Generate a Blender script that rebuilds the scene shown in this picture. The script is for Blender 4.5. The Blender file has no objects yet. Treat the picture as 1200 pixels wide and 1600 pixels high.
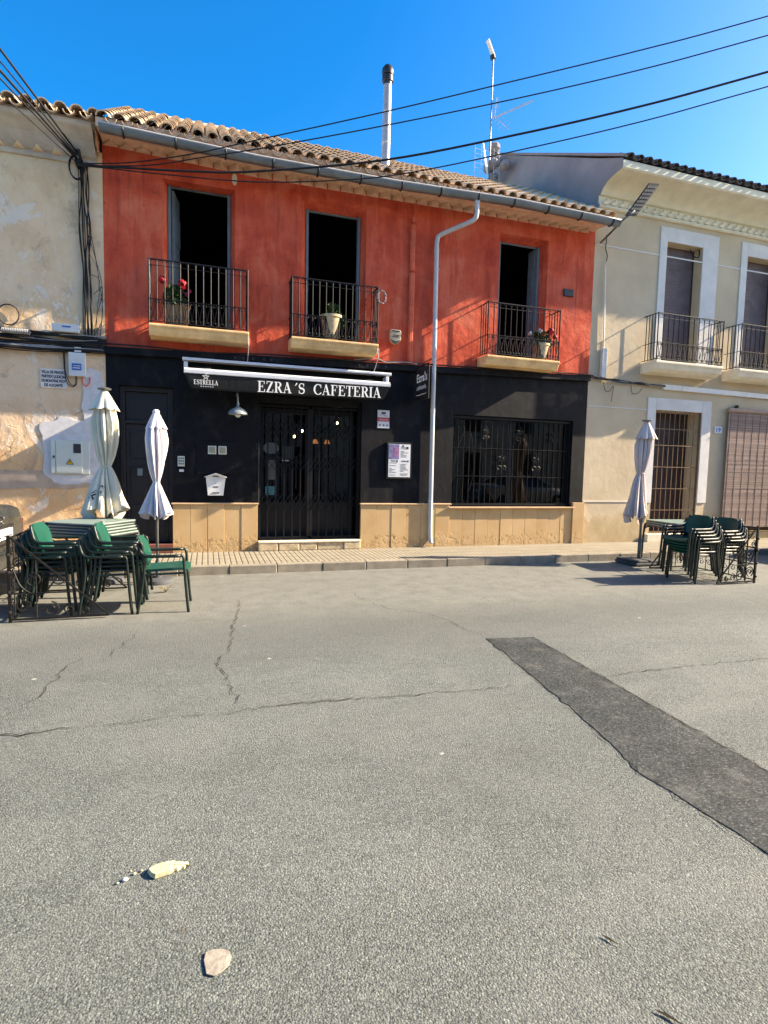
import bpy, math, random
from mathutils import Vector, Matrix, noise
R = math.radians
S = bpy.context.scene
COL = S.collection
random.seed(7)

# ------------------------------------------------------------------ camera
YAW, PIT, ROL = R(17.8), R(4.46), R(1.27)
fwd = Vector((math.sin(YAW)*math.cos(PIT), math.cos(YAW)*math.cos(PIT), -math.sin(PIT)))
r0 = Vector((math.cos(YAW), -math.sin(YAW), 0)); u0 = r0.cross(fwd)
rt = math.cos(ROL)*r0 + math.sin(ROL)*u0; up = -math.sin(ROL)*r0 + math.cos(ROL)*u0
cd = bpy.data.cameras.new('camera'); cam = bpy.data.objects.new('camera', cd); COL.objects.link(cam)
cam.matrix_world = Matrix(((rt.x, up.x, -fwd.x, 0), (rt.y, up.y, -fwd.y, 0), (rt.z, up.z, -fwd.z, 1.6), (0, 0, 0, 1)))
cd.sensor_fit = 'HORIZONTAL'; cd.sensor_width = 36; cd.lens = 36*862/1200
cd.clip_start = .05; cd.clip_end = 2000
S.camera = cam

# ------------------------------------------------------------------ light
SUN_E, SUN_A = R(29.5), R(9.0)         # elevation; angle from the street line (+x) towards the viewer's side
sdir = Vector((math.cos(SUN_E)*math.cos(SUN_A), -math.cos(SUN_E)*math.sin(SUN_A), math.sin(SUN_E)))
W = bpy.data.worlds.new('World'); S.world = W; W.use_nodes = True
nt = W.node_tree; nt.nodes.clear()
sky = nt.nodes.new('ShaderNodeTexSky'); sky.sky_type = 'NISHITA'; sky.sun_disc = False
sky.sun_elevation = SUN_E; sky.sun_rotation = math.atan2(sdir.x, sdir.y)
sky.altitude = 300; sky.air_density = 1.0; sky.dust_density = 1.4; sky.ozone_density = 2.5
hs = nt.nodes.new('ShaderNodeHueSaturation'); hs.inputs['Saturation'].default_value = 1.5; hs.inputs['Hue'].default_value = .506
bg = nt.nodes.new('ShaderNodeBackground'); bg.inputs['Strength'].default_value = .122
ow = nt.nodes.new('ShaderNodeOutputWorld')
nt.links.new(sky.outputs[0], hs.inputs['Color']); nt.links.new(hs.outputs[0], bg.inputs[0]); nt.links.new(bg.outputs[0], ow.inputs[0])
sl = bpy.data.lights.new('sun', 'SUN'); sl.energy = 5.0; sl.angle = R(.5); sl.color = (1, .90, .77)
so = bpy.data.objects.new('sun', sl); COL.objects.link(so); so.rotation_euler = sdir.to_track_quat('Z', 'Y').to_euler()
S.view_settings.view_transform = 'Standard'; S.view_settings.look = 'None'; S.view_settings.gamma = 1
S.view_settings.use_curve_mapping = False; S.view_settings.use_white_balance = True; S.view_settings.white_balance_temperature = 7500; S.view_settings.exposure = 1.66

# ------------------------------------------------------------------ mesh helpers
class M:
    def __init__(s): s.v = []; s.f = []
    def add(s, vs, fs):
        o = len(s.v); s.v += [tuple(v) for v in vs]; s.f += [tuple(i+o for i in f) for f in fs]; return s
    def box(s, x0, x1, y0, y1, z0, z1):
        return s.add([(x0,y0,z0),(x1,y0,z0),(x1,y1,z0),(x0,y1,z0),(x0,y0,z1),(x1,y0,z1),(x1,y1,z1),(x0,y1,z1)],
                     [(3,2,1,0),(4,5,6,7),(0,1,5,4),(1,2,6,5),(2,3,7,6),(3,0,4,7)])
    def obox(s, a, b, w, h, upv=(0,0,1)):
        a = Vector(a); b = Vector(b); d = (b-a).normalized(); u = Vector(upv)
        if abs(d.dot(u)) > .99: u = Vector((0,1,0))
        sd = d.cross(u).normalized(); u = sd.cross(d); vs = []
        for p in (a, b):
            for i, j in ((-1,-1),(1,-1),(1,1),(-1,1)): vs.append(p + sd*i*w/2 + u*j*h/2)
        return s.add(vs, [(0,1,2,3)[::-1],(4,5,6,7),(0,1,5,4),(1,2,6,5),(2,3,7,6),(3,0,4,7)])
    def quad(s, *p): return s.add(p, [tuple(range(len(p)))])
    def tube(s, pts, r, n=8, cap=True, closed=False):
        P = [Vector(p) for p in pts]; k = len(P); vs = []; fs = []
        rr = r if isinstance(r, (list, tuple)) else [r]*k
        t0 = (P[1]-P[0]).normalized(); nrm = t0.orthogonal().normalized()
        for i in range(k):
            if closed: t = (P[(i+1) % k]-P[i-1]).normalized()
            else: t = (P[min(i+1,k-1)]-P[max(i-1,0)]).normalized()
            nrm = (nrm - t*nrm.dot(t)); nrm = nrm.normalized() if nrm.length > 1e-6 else t.orthogonal().normalized()
            bn = t.cross(nrm)
            for j in range(n):
                a = 2*math.pi*j/n; vs.append(P[i] + (nrm*math.cos(a)+bn*math.sin(a))*rr[i])
        for i in range(k if closed else k-1):
            i2 = (i+1) % k
            for j in range(n):
                j2 = (j+1) % n; fs.append((i*n+j, i*n+j2, i2*n+j2, i2*n+j))
        if cap and not closed: fs.append(tuple(range(n))[::-1]); fs.append(tuple((k-1)*n+j for j in range(n)))
        return s.add(vs, fs)
    def lathe(s, prof, n=24, c=(0,0,0), rfn=None):
        vs = []; fs = []; k = len(prof)
        for i, (r, z) in enumerate(prof):
            for j in range(n):
                a = 2*math.pi*j/n; q = r*(rfn(a, z, i) if rfn else 1)
                vs.append((c[0]+q*math.cos(a), c[1]+q*math.sin(a), c[2]+z))
        for i in range(k-1):
            for j in range(n):
                j2 = (j+1) % n; fs.append((i*n+j, i*n+j2, (i+1)*n+j2, (i+1)*n+j))
        return s.add(vs, fs)
    def prism(s, poly, fn, d0, d1):     # poly: 2d outline, fn(u, v, d) -> 3d point
        n = len(poly); vs = [fn(u, v, d0) for u, v in poly] + [fn(u, v, d1) for u, v in poly]
        fs = [tuple(range(n))[::-1], tuple(range(n, 2*n))] + [(i, (i+1) % n, n+(i+1) % n, n+i) for i in range(n)]
        return s.add(vs, fs)
    def sphere(s, c, r, n=10, sc=(1,1,1)):
        vs = []; fs = []; m = n//2+1
        for i in range(m+1):
            th = math.pi*i/m
            for j in range(n):
                a = 2*math.pi*j/n; vs.append((c[0]+r*sc[0]*math.sin(th)*math.cos(a), c[1]+r*sc[1]*math.sin(th)*math.sin(a), c[2]+r*sc[2]*math.cos(th)))
        for i in range(m):
            for j in range(n): fs.append((i*n+j, (i+1)*n+j, (i+1)*n+(j+1) % n, i*n+(j+1) % n))
        return s.add(vs, fs)
    def build(s, name, m, parent=None, smooth=False, bevel=0, label=None, autosmooth=None):
        me = bpy.data.meshes.new(name); off = WL.get(parent.name, Vector()) if parent else Vector()
        me.from_pydata([tuple(Vector(v)-off) for v in s.v], [], s.f); me.materials.append(m)
        o = bpy.data.objects.new(name, me); COL.objects.link(o)
        if parent: o.parent = parent
        WL[o.name] = off
        if smooth:
            for p in me.polygons: p.use_smooth = True
            if autosmooth: me.set_sharp_from_angle(angle=R(autosmooth))
        if bevel:
            b = o.modifiers.new('bevel', 'BEVEL'); b.width = bevel; b.segments = 2; b.limit_method = 'ANGLE'
        if label: o['label'] = label
        return o
WL = {}
def thing(name, loc, label, cat, group=None):
    o = bpy.data.objects.new(name, None); COL.objects.link(o); o.location = loc; o.empty_display_size = .1
    WL[o.name] = Vector(loc); return tag(o, label, cat, group)
def tag(o, label, cat, group=None, kind=None):
    o['label'] = label; o['category'] = cat
    if group: o['group'] = group
    if kind: o['kind'] = kind
    return o
def struct(o): o['kind'] = 'structure'; return o
def dup(root, label, loc, rz=None, group=None):
    def cp(o, par):
        c = o.copy(); COL.objects.link(c)
        if par: c.parent = par
        for ch in o.children: cp(ch, c)
        return c
    c = cp(root, None); c.location = loc; c['label'] = label
    if rz is not None: c.rotation_euler = (0, 0, rz)
    if group: c['group'] = group
    return c
def arc(c, r, a0, a1, n, ax='xz'):
    out = []
    for i in range(n+1):
        a = R(a0+(a1-a0)*i/n); u, v = r*math.cos(a), r*math.sin(a)
        out.append((c[0]+u, c[1], c[2]+v) if ax == 'xz' else ((c[0], c[1]+u, c[2]+v) if ax == 'yz' else (c[0]+u, c[1]+v, c[2])))
    return out
def smoothpath(pts, sub=6):
    P = [Vector(p) for p in pts]; P = [P[0]*2-P[1]] + P + [P[-1]*2-P[-2]]; out = []
    for i in range(1, len(P)-2):
        for k in range(sub):
            t = k/sub; a, b, c, d = P[i-1:i+3]
            out.append(.5*((2*b)+(c-a)*t+(2*a-5*b+4*c-d)*t*t+(3*b-a-3*c+d)*t**3))
    out.append(P[-2]); return out
def scroll(cx, cz, r, turns=1.6, d=1, a0=0, n=26):
    return [(cx+r*(1-.8*i/n)*math.cos(a0+d*2*math.pi*turns*i/n), cz+r*(1-.8*i/n)*math.sin(a0+d*2*math.pi*turns*i/n)) for i in range(n+1)]

# ------------------------------------------------------------------ materials
def nd(t, ty, **kw):
    n = t.nodes.new(ty)
    for k, v in kw.items():
        if k in n.inputs: n.inputs[k].default_value = v
        else: setattr(n, k, v)
    return n
class Mat:
    def __init__(s, name, rough=.7, spec=.4, metal=0):
        s.m = bpy.data.materials.new(name); s.m.use_nodes = True; s.t = s.m.node_tree
        s.b = s.t.nodes['Principled BSDF']; s.b.inputs['Roughness'].default_value = rough
        s.b.inputs['Specular IOR Level'].default_value = spec; s.b.inputs['Metallic'].default_value = metal
        s.tc = nd(s.t, 'ShaderNodeTexCoord'); s.co = s.tc.outputs['Object']; s.h = None
    def link(s, a, b): s.t.links.new(a, b)
    def map(s, scale=(1,1,1), loc=(0,0,0), rot=(0,0,0)):
        n = nd(s.t, 'ShaderNodeMapping'); n.inputs['Scale'].default_value = scale; n.inputs['Location'].default_value = loc
        n.inputs['Rotation'].default_value = rot; s.link(s.co, n.inputs[0]); return n.outputs[0]
    def noise(s, scale, detail=4, rough=.55, vec=None, dist=0):
        n = nd(s.t, 'ShaderNodeTexNoise', Scale=scale, Detail=detail, Roughness=rough, Distortion=dist); s.link(vec or s.co, n.inputs['Vector']); return n.outputs['Fac']
    def vor(s, scale, feature='F1', out='Color', vec=None, rnd=1):
        n = nd(s.t, 'ShaderNodeTexVoronoi', Scale=scale, feature=feature); n.inputs['Randomness'].default_value = rnd
        s.link(vec or s.co, n.inputs['Vector']); return n.outputs[out]
    def ramp(s, fac, stops, interp='LINEAR'):
        n = nd(s.t, 'ShaderNodeValToRGB'); cr = n.color_ramp; cr.interpolation = interp
        while len(cr.elements) < len(stops): cr.elements.new(.5)
        for e, (p, c) in zip(cr.elements, stops):
            e.position = p; e.color = (c, c, c, 1) if isinstance(c, (int, float)) else (*c, 1)
        s.link(fac, n.inputs[0]); return n.outputs[0]
    def mix(s, fac, a, b, blend='MIX'):
        n = nd(s.t, 'ShaderNodeMix', data_type='RGBA', blend_type=blend)
        for sock, v in ((n.inputs[0], fac), (n.inputs[6], a), (n.inputs[7], b)):
            if isinstance(v, (int, float)): sock.default_value = v
            elif isinstance(v, tuple): sock.default_value = (*v, 1)
            else: s.link(v, sock)
        return n.outputs[2]
    def math(s, op, a, b=None, clamp=False):
        n = nd(s.t, 'ShaderNodeMath', operation=op, use_clamp=clamp)
        for sock, v in ((n.inputs[0], a), (n.inputs[1], b)):
            if v is None: continue
            if isinstance(v, (int, float)): sock.default_value = v
            else: s.link(v, sock)
        return n.outputs[0]
    def xyz(s):
        n = nd(s.t, 'ShaderNodeSeparateXYZ'); s.link(s.co, n.inputs[0]); return n.outputs
    def island(s): return nd(s.t, 'ShaderNodeNewGeometry').outputs['Random Per Island']
    def col(s, c):
        if isinstance(c, tuple): s.b.inputs['Base Color'].default_value = (*c, 1)
        else: s.link(c, s.b.inputs['Base Color'])
    def rough(s, r): s.link(r, s.b.inputs['Roughness'])
    def bump(s, h, strength=.3, dist=.01):
        n = nd(s.t, 'ShaderNodeBump', Strength=strength, Distance=dist); s.link(h, n.inputs['Height'])
        if s.h: s.link(s.h, n.inputs['Normal'])
        s.h = n.outputs[0]; s.link(s.h, s.b.inputs['Normal'])
def k(c, f): return tuple(min(1, x*f) for x in c)
def simple(name, c, rough=.6, spec=.4, metal=0, var=.2, scale=6, bump=.1, bscale=60, isl=0):
    m = Mat(name, rough, spec, metal)
    cc = m.ramp(m.noise(scale, 5, .6), [(.3, k(c, 1-var)), (.7, k(c, 1+var))])
    if isl: cc = m.mix(1, cc, m.ramp(m.island(), [(0, 1-isl), (1, 1)]), 'MULTIPLY')
    m.col(cc)
    if bump: m.bump(m.noise(bscale, 3), bump, .004)
    rr = m.ramp(m.noise(scale*2.3, 3), [(.3, max(.03, rough-.08)), (.7, min(1, rough+.1))]); m.rough(rr)
    return m.m

def mk_red():
    m = Mat('red_limewash', .85, .2)
    st = m.mix(.5, m.noise(1.6, 8, .7, m.map((2.2, 2.2, .5)), .4), m.noise(1.3, 6, .65, m.map((1, 1, 1.2), (5, 0, 3)), .8))
    c = m.ramp(st, [(.36, (.40,.047,.027)), (.5, (.62,.094,.046)), (.62, (.70,.165,.090))])
    c = m.mix(m.ramp(m.noise(1.1, 5, .6, dist=.6), [(.5, 0.), (.72, .55)]), c, (.66,.155,.10))
    c = m.mix(m.ramp(m.noise(7, 6, .7), [(.60, 0.), (.70, .6)]), c, (.30,.045,.03))
    c = m.mix(m.ramp(m.noise(26, 2, .5), [(.74, 0.), (.77, .6)]), c, (.55,.32,.25))
    dr = m.math('MULTIPLY', m.ramp(m.noise(7, 4, .6, m.map((1.6, 1, .09))), [(.55, 0.), (.68, .6)]), m.ramp(m.noise(1.0, 3, .5, m.map((1, 1, .8), (3, 3, 1))), [(.42, 0.), (.58, 1.)]))
    c = m.mix(dr, c, (.27,.045,.03))
    m.col(c); m.bump(m.noise(2.6, 5), .55, .05); m.bump(m.noise(20, 6, .7), .4, .01); return m.m
def mk_black():
    m = Mat('black_blue_paint', .6, .24)
    c = m.ramp(m.noise(2.5, 6, .6), [(.3, (.0006,.0010,.0030)), (.7, (.0015,.0022,.0048))])
    c = m.mix(m.ramp(m.noise(3.5, 8, .72, m.map((1, 1, .6)), .4), [(.52, 0.), (.68, .8)]), c, (.018,.019,.020))
    m.col(c); m.bump(m.noise(3, 3), .3, .02); m.bump(m.noise(40, 4), .25, .004); m.rough(m.ramp(m.noise(6, 3), [(.3, .60), (.7, .72)])); return m.m
def mk_left():
    m = Mat('peeling_tan_plaster', .9, .15)
    c = m.ramp(m.noise(1.3, 7, .62), [(.25, (.55,.36,.21)), (.5, (.78,.55,.35)), (.75, (.84,.66,.47))])
    z = m.xyz()[2]; wob = m.math('ADD', z, m.math('MULTIPLY', m.noise(2.2, 5), .55))
    up = m.ramp(m.math('MULTIPLY', wob, .14), [(.56, 0.), (.60, .55), (.80, .55), (.83, 1.)])          # upper storey: greyer render
    c = m.mix(m.math('MULTIPLY', up, .75), c, m.ramp(m.noise(2.0, 9, .72, None, .5), [(.25, (.54,.37,.20)), (.5, (.78,.60,.375)), (.75, (.85,.72,.52))]))
    lo = m.ramp(m.math('MULTIPLY', wob, .3), [(.58, 1.), (.76, 0.)])            # ochre base coat low down, carried higher to paint in sunlit warmth
    c = m.mix(m.math('MULTIPLY', lo, .8), c, m.ramp(m.noise(1.8, 5), [(.35, (.74,.42,.18)), (.65, (.80,.54,.29))]))
    oc = m.ramp(m.math('MULTIPLY', m.math('ADD', z, m.math('MULTIPLY', m.noise(1.4, 5), .25)), .14), [(.495, 0.), (.50, 1.), (.575, 1.), (.582, 0.)])
    c = m.mix(m.math('MULTIPLY', oc, .7), c, m.ramp(m.noise(3, 6), [(.35, (.72,.47,.24)), (.65, (.80,.62,.40))]))
    fl = m.math('MULTIPLY', m.ramp(m.noise(9, 8, .75, m.map((1, 1, .45)), 1.2), [(.56, 0.), (.60, 1.)]), m.ramp(m.noise(1.3, 3, .5, m.map((1, 1, 1), (2, 2, 5))), [(.48, 0.), (.6, .8)]))
    c = m.mix(fl, c, (.84,.78,.68)); m.bump(fl, .5, .008)
    pl = m.noise(1.9, 8, .68, m.map((1, 1, .8), (3, 1, 9)), .8)
    pe = m.ramp(pl, [(.565, 0.), (.585, 1.)])
    c = m.mix(m.math('MULTIPLY', pe, .75), c, (.74,.67,.57))
    dk = m.ramp(m.noise(3.1, 9, .75, m.map((1, 1, .7), (7, 2, 4)), .6), [(.55, 0.), (.66, .65)])
    c = m.mix(dk, c, (.42,.30,.20))
    dv = nd(m.t, 'ShaderNodeMix', data_type='RGBA'); dv.inputs[0].default_value = .22
    nn = nd(m.t, 'ShaderNodeTexNoise', Scale=2.5, Detail=5); m.link(m.co, nn.inputs[0]); m.link(m.co, dv.inputs[6]); m.link(nn.outputs['Color'], dv.inputs[7])
    ed = m.vor(2.1, 'DISTANCE_TO_EDGE', 'Distance', dv.outputs[2])
    ck = m.math('MULTIPLY', m.ramp(ed, [(.0, 1.), (.010, 0.)]), m.math('MULTIPLY', m.ramp(m.noise(1.6, 4), [(.47, 0.), (.58, 1.)]), m.ramp(m.math('MULTIPLY', z, .2), [(.50, 1.), (.60, .12)])))
    c = m.mix(m.math('MULTIPLY', ck, .6), c, (.22,.14,.085))
    m.col(c); m.bump(m.math('MULTIPLY', ck, -1), .6, .02); m.bump(pe, .5, .006); m.bump(m.noise(3, 6), .6, .05); m.bump(m.noise(14, 6, .7), .4, .012); m.bump(m.noise(50, 5, .65), .3, .005); return m.m
def mk_right():
    m = Mat('cream_render', .85, .2)
    c = m.ramp(m.noise(1.2, 6, .6), [(.3, (.52,.41,.27)), (.7, (.64,.53,.365))])
    z = m.xyz()[2]; wob = m.math('ADD', z, m.math('MULTIPLY', m.noise(1.6, 6, .65), .9))
    c = m.mix(m.ramp(m.math('MULTIPLY', wob, .3), [(.33, 1.), (.345, 0.)]), c, m.ramp(m.noise(2.5, 6), [(.35, (.44,.33,.18)), (.65, (.55,.43,.26))]))
    c = m.mix(m.ramp(m.noise(5, 7, .7, m.map((1, 1, .5))), [(.6, 0.), (.72, .45)]), c, (.44,.37,.26))
    m.col(c); m.bump(m.noise(6, 5), .3, .02); m.bump(m.noise(50, 4), .35, .004); return m.m
def mk_road():
    m = Mat('worn_asphalt', .8, .35)
    def stones(sc, lo, hi):
        v = m.vor(sc, 'F1', 'Color'); sp = nd(m.t, 'ShaderNodeSeparateXYZ'); m.link(v, sp.inputs[0])
        return m.ramp(sp.outputs[0], [(0, k(lo, .42)), (.3, k(lo, .86)), (.72, k(hi, .9)), (1, k(hi, 1.45))])
    a = stones(130, (.134,.150,.138), (.206,.228,.208)); b = stones(210, (.128,.144,.132), (.214,.237,.217))
    c = m.mix(m.noise(12, 3), a, b)
    gap = m.ramp(m.vor(130, 'DISTANCE_TO_EDGE', 'Distance'), [(.0, .5), (.16, 1.)])
    c = m.mix(.55, c, gap, 'MULTIPLY'); pit = m.ramp(m.noise(110, 3, .7), [(.30, .22), (.43, 1.), (.60, 1.), (.72, 1.5)]); c = m.mix(1, c, pit, 'MULTIPLY')
    big = m.ramp(m.noise(.55, 5, .6, m.map((.5, 1.3, 1))), [(.3, .80), (.7, 1.14)]); c = m.mix(1, c, big, 'MULTIPLY')
    wr = m.ramp(m.noise(1.3, 7, .72, m.map((.8, 1.2, 1), (9, 4, 0)), .7), [(.44, 0.), (.62, 1.)]); c = m.mix(m.math('MULTIPLY', wr, .17), c, (.30,.305,.28))
    oil = m.ramp(m.noise(1.9, 6, .7, m.map((.45, 1.5, 1), (1, 7, 0)), .4), [(.57, 0.), (.70, .32)]); c = m.mix(oil, c, (.085,.083,.078))
    y = m.xyz()[1]                                                        # finer, dustier wearing course beside the kerb
    edge = m.ramp(m.math('MULTIPLY', m.math('ADD', y, m.math('MULTIPLY', m.noise(.8, 5, .6), 1.6)), .1), [(.60, 0.), (.70, 1.)])
    c = m.mix(m.math('MULTIPLY', edge, .75), c, m.ramp(m.noise(4, 7, .7), [(.3, (.155,.153,.130)), (.5, (.208,.205,.176)), (.7, (.245,.24,.208))]))
    track = m.ramp(m.math('MULTIPLY', m.math('ADD', y, m.math('MULTIPLY', m.noise(.6, 3), .5)), .1), [(.44, 0.), (.53, 1.), (.56, 1.), (.63, 0.)])
    c = m.mix(m.math('MULTIPLY', track, .5), c, (.118,.120,.110))        # oil-darkened wheel track
    sp = m.ramp(m.noise(6.5, 2, .5, m.map((1, 1, 1), (4, 4, 0))), [(.735, 0.), (.76, .6)]); c = m.mix(sp, c, (.09,.085,.08))
    wh = m.ramp(m.vor(1.7, 'F1', 'Distance', m.map((1, 1, 1), (.3, .9, 0))), [(.018, .8), (.035, 0.)]); c = m.mix(wh, c, (.5,.48,.42))
    m.col(c)
    m.bump(m.vor(130, 'F1', 'Distance'), .75, -.007); m.bump(m.noise(120, 5, .75), .7, .009); m.bump(m.noise(230, 3), .4, .003); m.bump(m.noise(2.2, 4), .25, .03); return m.m
def mk_patch():
    m = Mat('dark_asphalt', .8, .3)
    v = m.vor(120, 'F1', 'Color'); sp = nd(m.t, 'ShaderNodeSeparateXYZ'); m.link(v, sp.inputs[0])
    c = m.ramp(sp.outputs[0], [(0, (.010,.013,.013)), (.5, (.030,.036,.036)), (.85, (.056,.064,.062)), (1, (.12,.130,.124))])
    c = m.mix(1, c, m.ramp(m.noise(2.5, 5), [(.3, .8), (.7, 1.2)]), 'MULTIPLY')
    c = m.mix(m.ramp(m.noise(5, 8, .75, None, .5), [(.52, 0.), (.68, .55)]), c, (.13,.13,.118))
    m.col(c); m.bump(m.vor(120, 'F1', 'Distance'), .45, -.005); m.bump(m.noise(80, 6, .75), .5, .008); m.bump(m.noise(230, 3), .4, .003); return m.m
def mk_pave():
    m = Mat('ribbed_cement_tiles', .85, .2); x, y, z = m.xyz()
    g = m.math('PINGPONG', x, .042); gl = m.ramp(m.math('MULTIPLY', g, 20), [(.12, 1.), (.26, 0.)])
    j1 = m.ramp(m.math('MULTIPLY', m.math('PINGPONG', m.math('ADD', y, .02), .168), 5), [(.03, 1.), (.06, 0.)])
    ln = m.math('MAXIMUM', gl, j1)
    c = m.ramp(m.noise(3, 6, .65), [(.3, (.26,.232,.172)), (.7, (.33,.298,.228))])
    c = m.mix(m.math('MULTIPLY', ln, .78), c, (.10,.075,.055))
    c = m.mix(m.ramp(m.noise(6, 5, .7), [(.58, 0.), (.72, .5)]), c, (.33,.28,.21))
    m.col(c); m.bump(m.math('MULTIPLY', ln, -1), .8, .008); m.bump(m.noise(60, 3), .2, .003); return m.m
def mk_stone():
    m = Mat('sandstone_slabs', .75, .3)
    c = m.ramp(m.noise(2.2, 6, .6), [(.3, (.55,.355,.165)), (.7, (.64,.45,.235))])
    c = m.mix(1, c, m.ramp(m.island(), [(0, (.86,.84,.82)), (1, (1,1,1))]), 'MULTIPLY')
    z = m.xyz()[2]; f = m.math('ADD', z, m.math('MULTIPLY', m.noise(5, 5), .5))
    wr = m.ramp(f, [(.5, 1.), (.62, 0.)]); fl = m.math('MULTIPLY', wr, m.ramp(m.noise(16, 5, .7), [(.48, 0.), (.56, 1.)]))
    c = m.mix(m.math('MULTIPLY', fl, .55), c, (.42,.30,.14))
    m.col(c); m.bump(m.math('MULTIPLY', fl, -1), .7, .02); m.bump(m.noise(30, 4), .15, .003); return m.m
def mk_tile():
    m = Mat('clay_roof_tile', .9, .15)
    c = m.ramp(m.noise(9, 5, .65), [(.3, (.58,.43,.29)), (.7, (.76,.62,.45))])
    c = m.mix(1, c, m.ramp(m.island(), [(0, (.74,.70,.66)), (.5, (.95,.92,.88)), (1, (1.1,1.05,.98))]), 'MULTIPLY')
    c = m.mix(m.ramp(m.noise(30, 4, .7), [(.58, 0.), (.68, .6)]), c, (.30,.27,.22))
    m.col(c); m.bump(m.noise(45, 4), .3, .004); return m.m
def mk_cloth(name, c, dirt=.25):
    m = Mat(name, .9, .15); cc = m.ramp(m.noise(5, 5, .6, m.map((1, 1, .5))), [(.3, k(c, 1-dirt)), (.65, c)]); m.col(cc)
    m.bump(m.noise(25, 4, .6, m.map((1, 1, .35))), .35, .01); m.bump(m.noise(400, 1), .1, .001); return m.m
def mk_glass(name, tint=(.02,.025,.03), rough=.02, tr=.6):
    m = Mat(name, rough, .5); m.b.inputs['IOR'].default_value = 1.52; m.col(tint)
    t = nd(m.t, 'ShaderNodeBsdfTransparent'); gl = nd(m.t, 'ShaderNodeBsdfGlossy'); gl.inputs['Roughness'].default_value = rough
    fr = nd(m.t, 'ShaderNodeFresnel', IOR=1.5); mx = nd(m.t, 'ShaderNodeMixShader'); mx2 = nd(m.t, 'ShaderNodeMixShader')
    add = m.math('MULTIPLY', fr.outputs[0], 1.7, True)
    t.inputs[0].default_value = (.6, .65, .65, 1); m.link(add, mx.inputs[0]); m.link(t.outputs[0], mx.inputs[1]); m.link(gl.outputs[0], mx.inputs[2])
    out = m.t.nodes['Material Output']; m.link(mx.outputs[0], out.inputs[0]); return m.m
def emit(name, c, s):
    m = Mat(name); m.col((.8,.8,.8)); m.b.inputs['Emission Color'].default_value = (*c, 1); m.b.inputs['Emission Strength'].default_value = s; return m.m
def mk_reed():
    m = Mat('reed_slats', .75, .3)
    c = m.ramp(m.noise(8, 5, .6, m.map((.3, 1, 6))), [(.3, (.29,.20,.16)), (.7, (.42,.305,.25))]); c = m.mix(1, c, m.ramp(m.island(), [(0, .7), (1, 1.1)]), 'MULTIPLY')
    m.col(c); m.bump(m.noise(60, 3), .2, .003); return m.m
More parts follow.
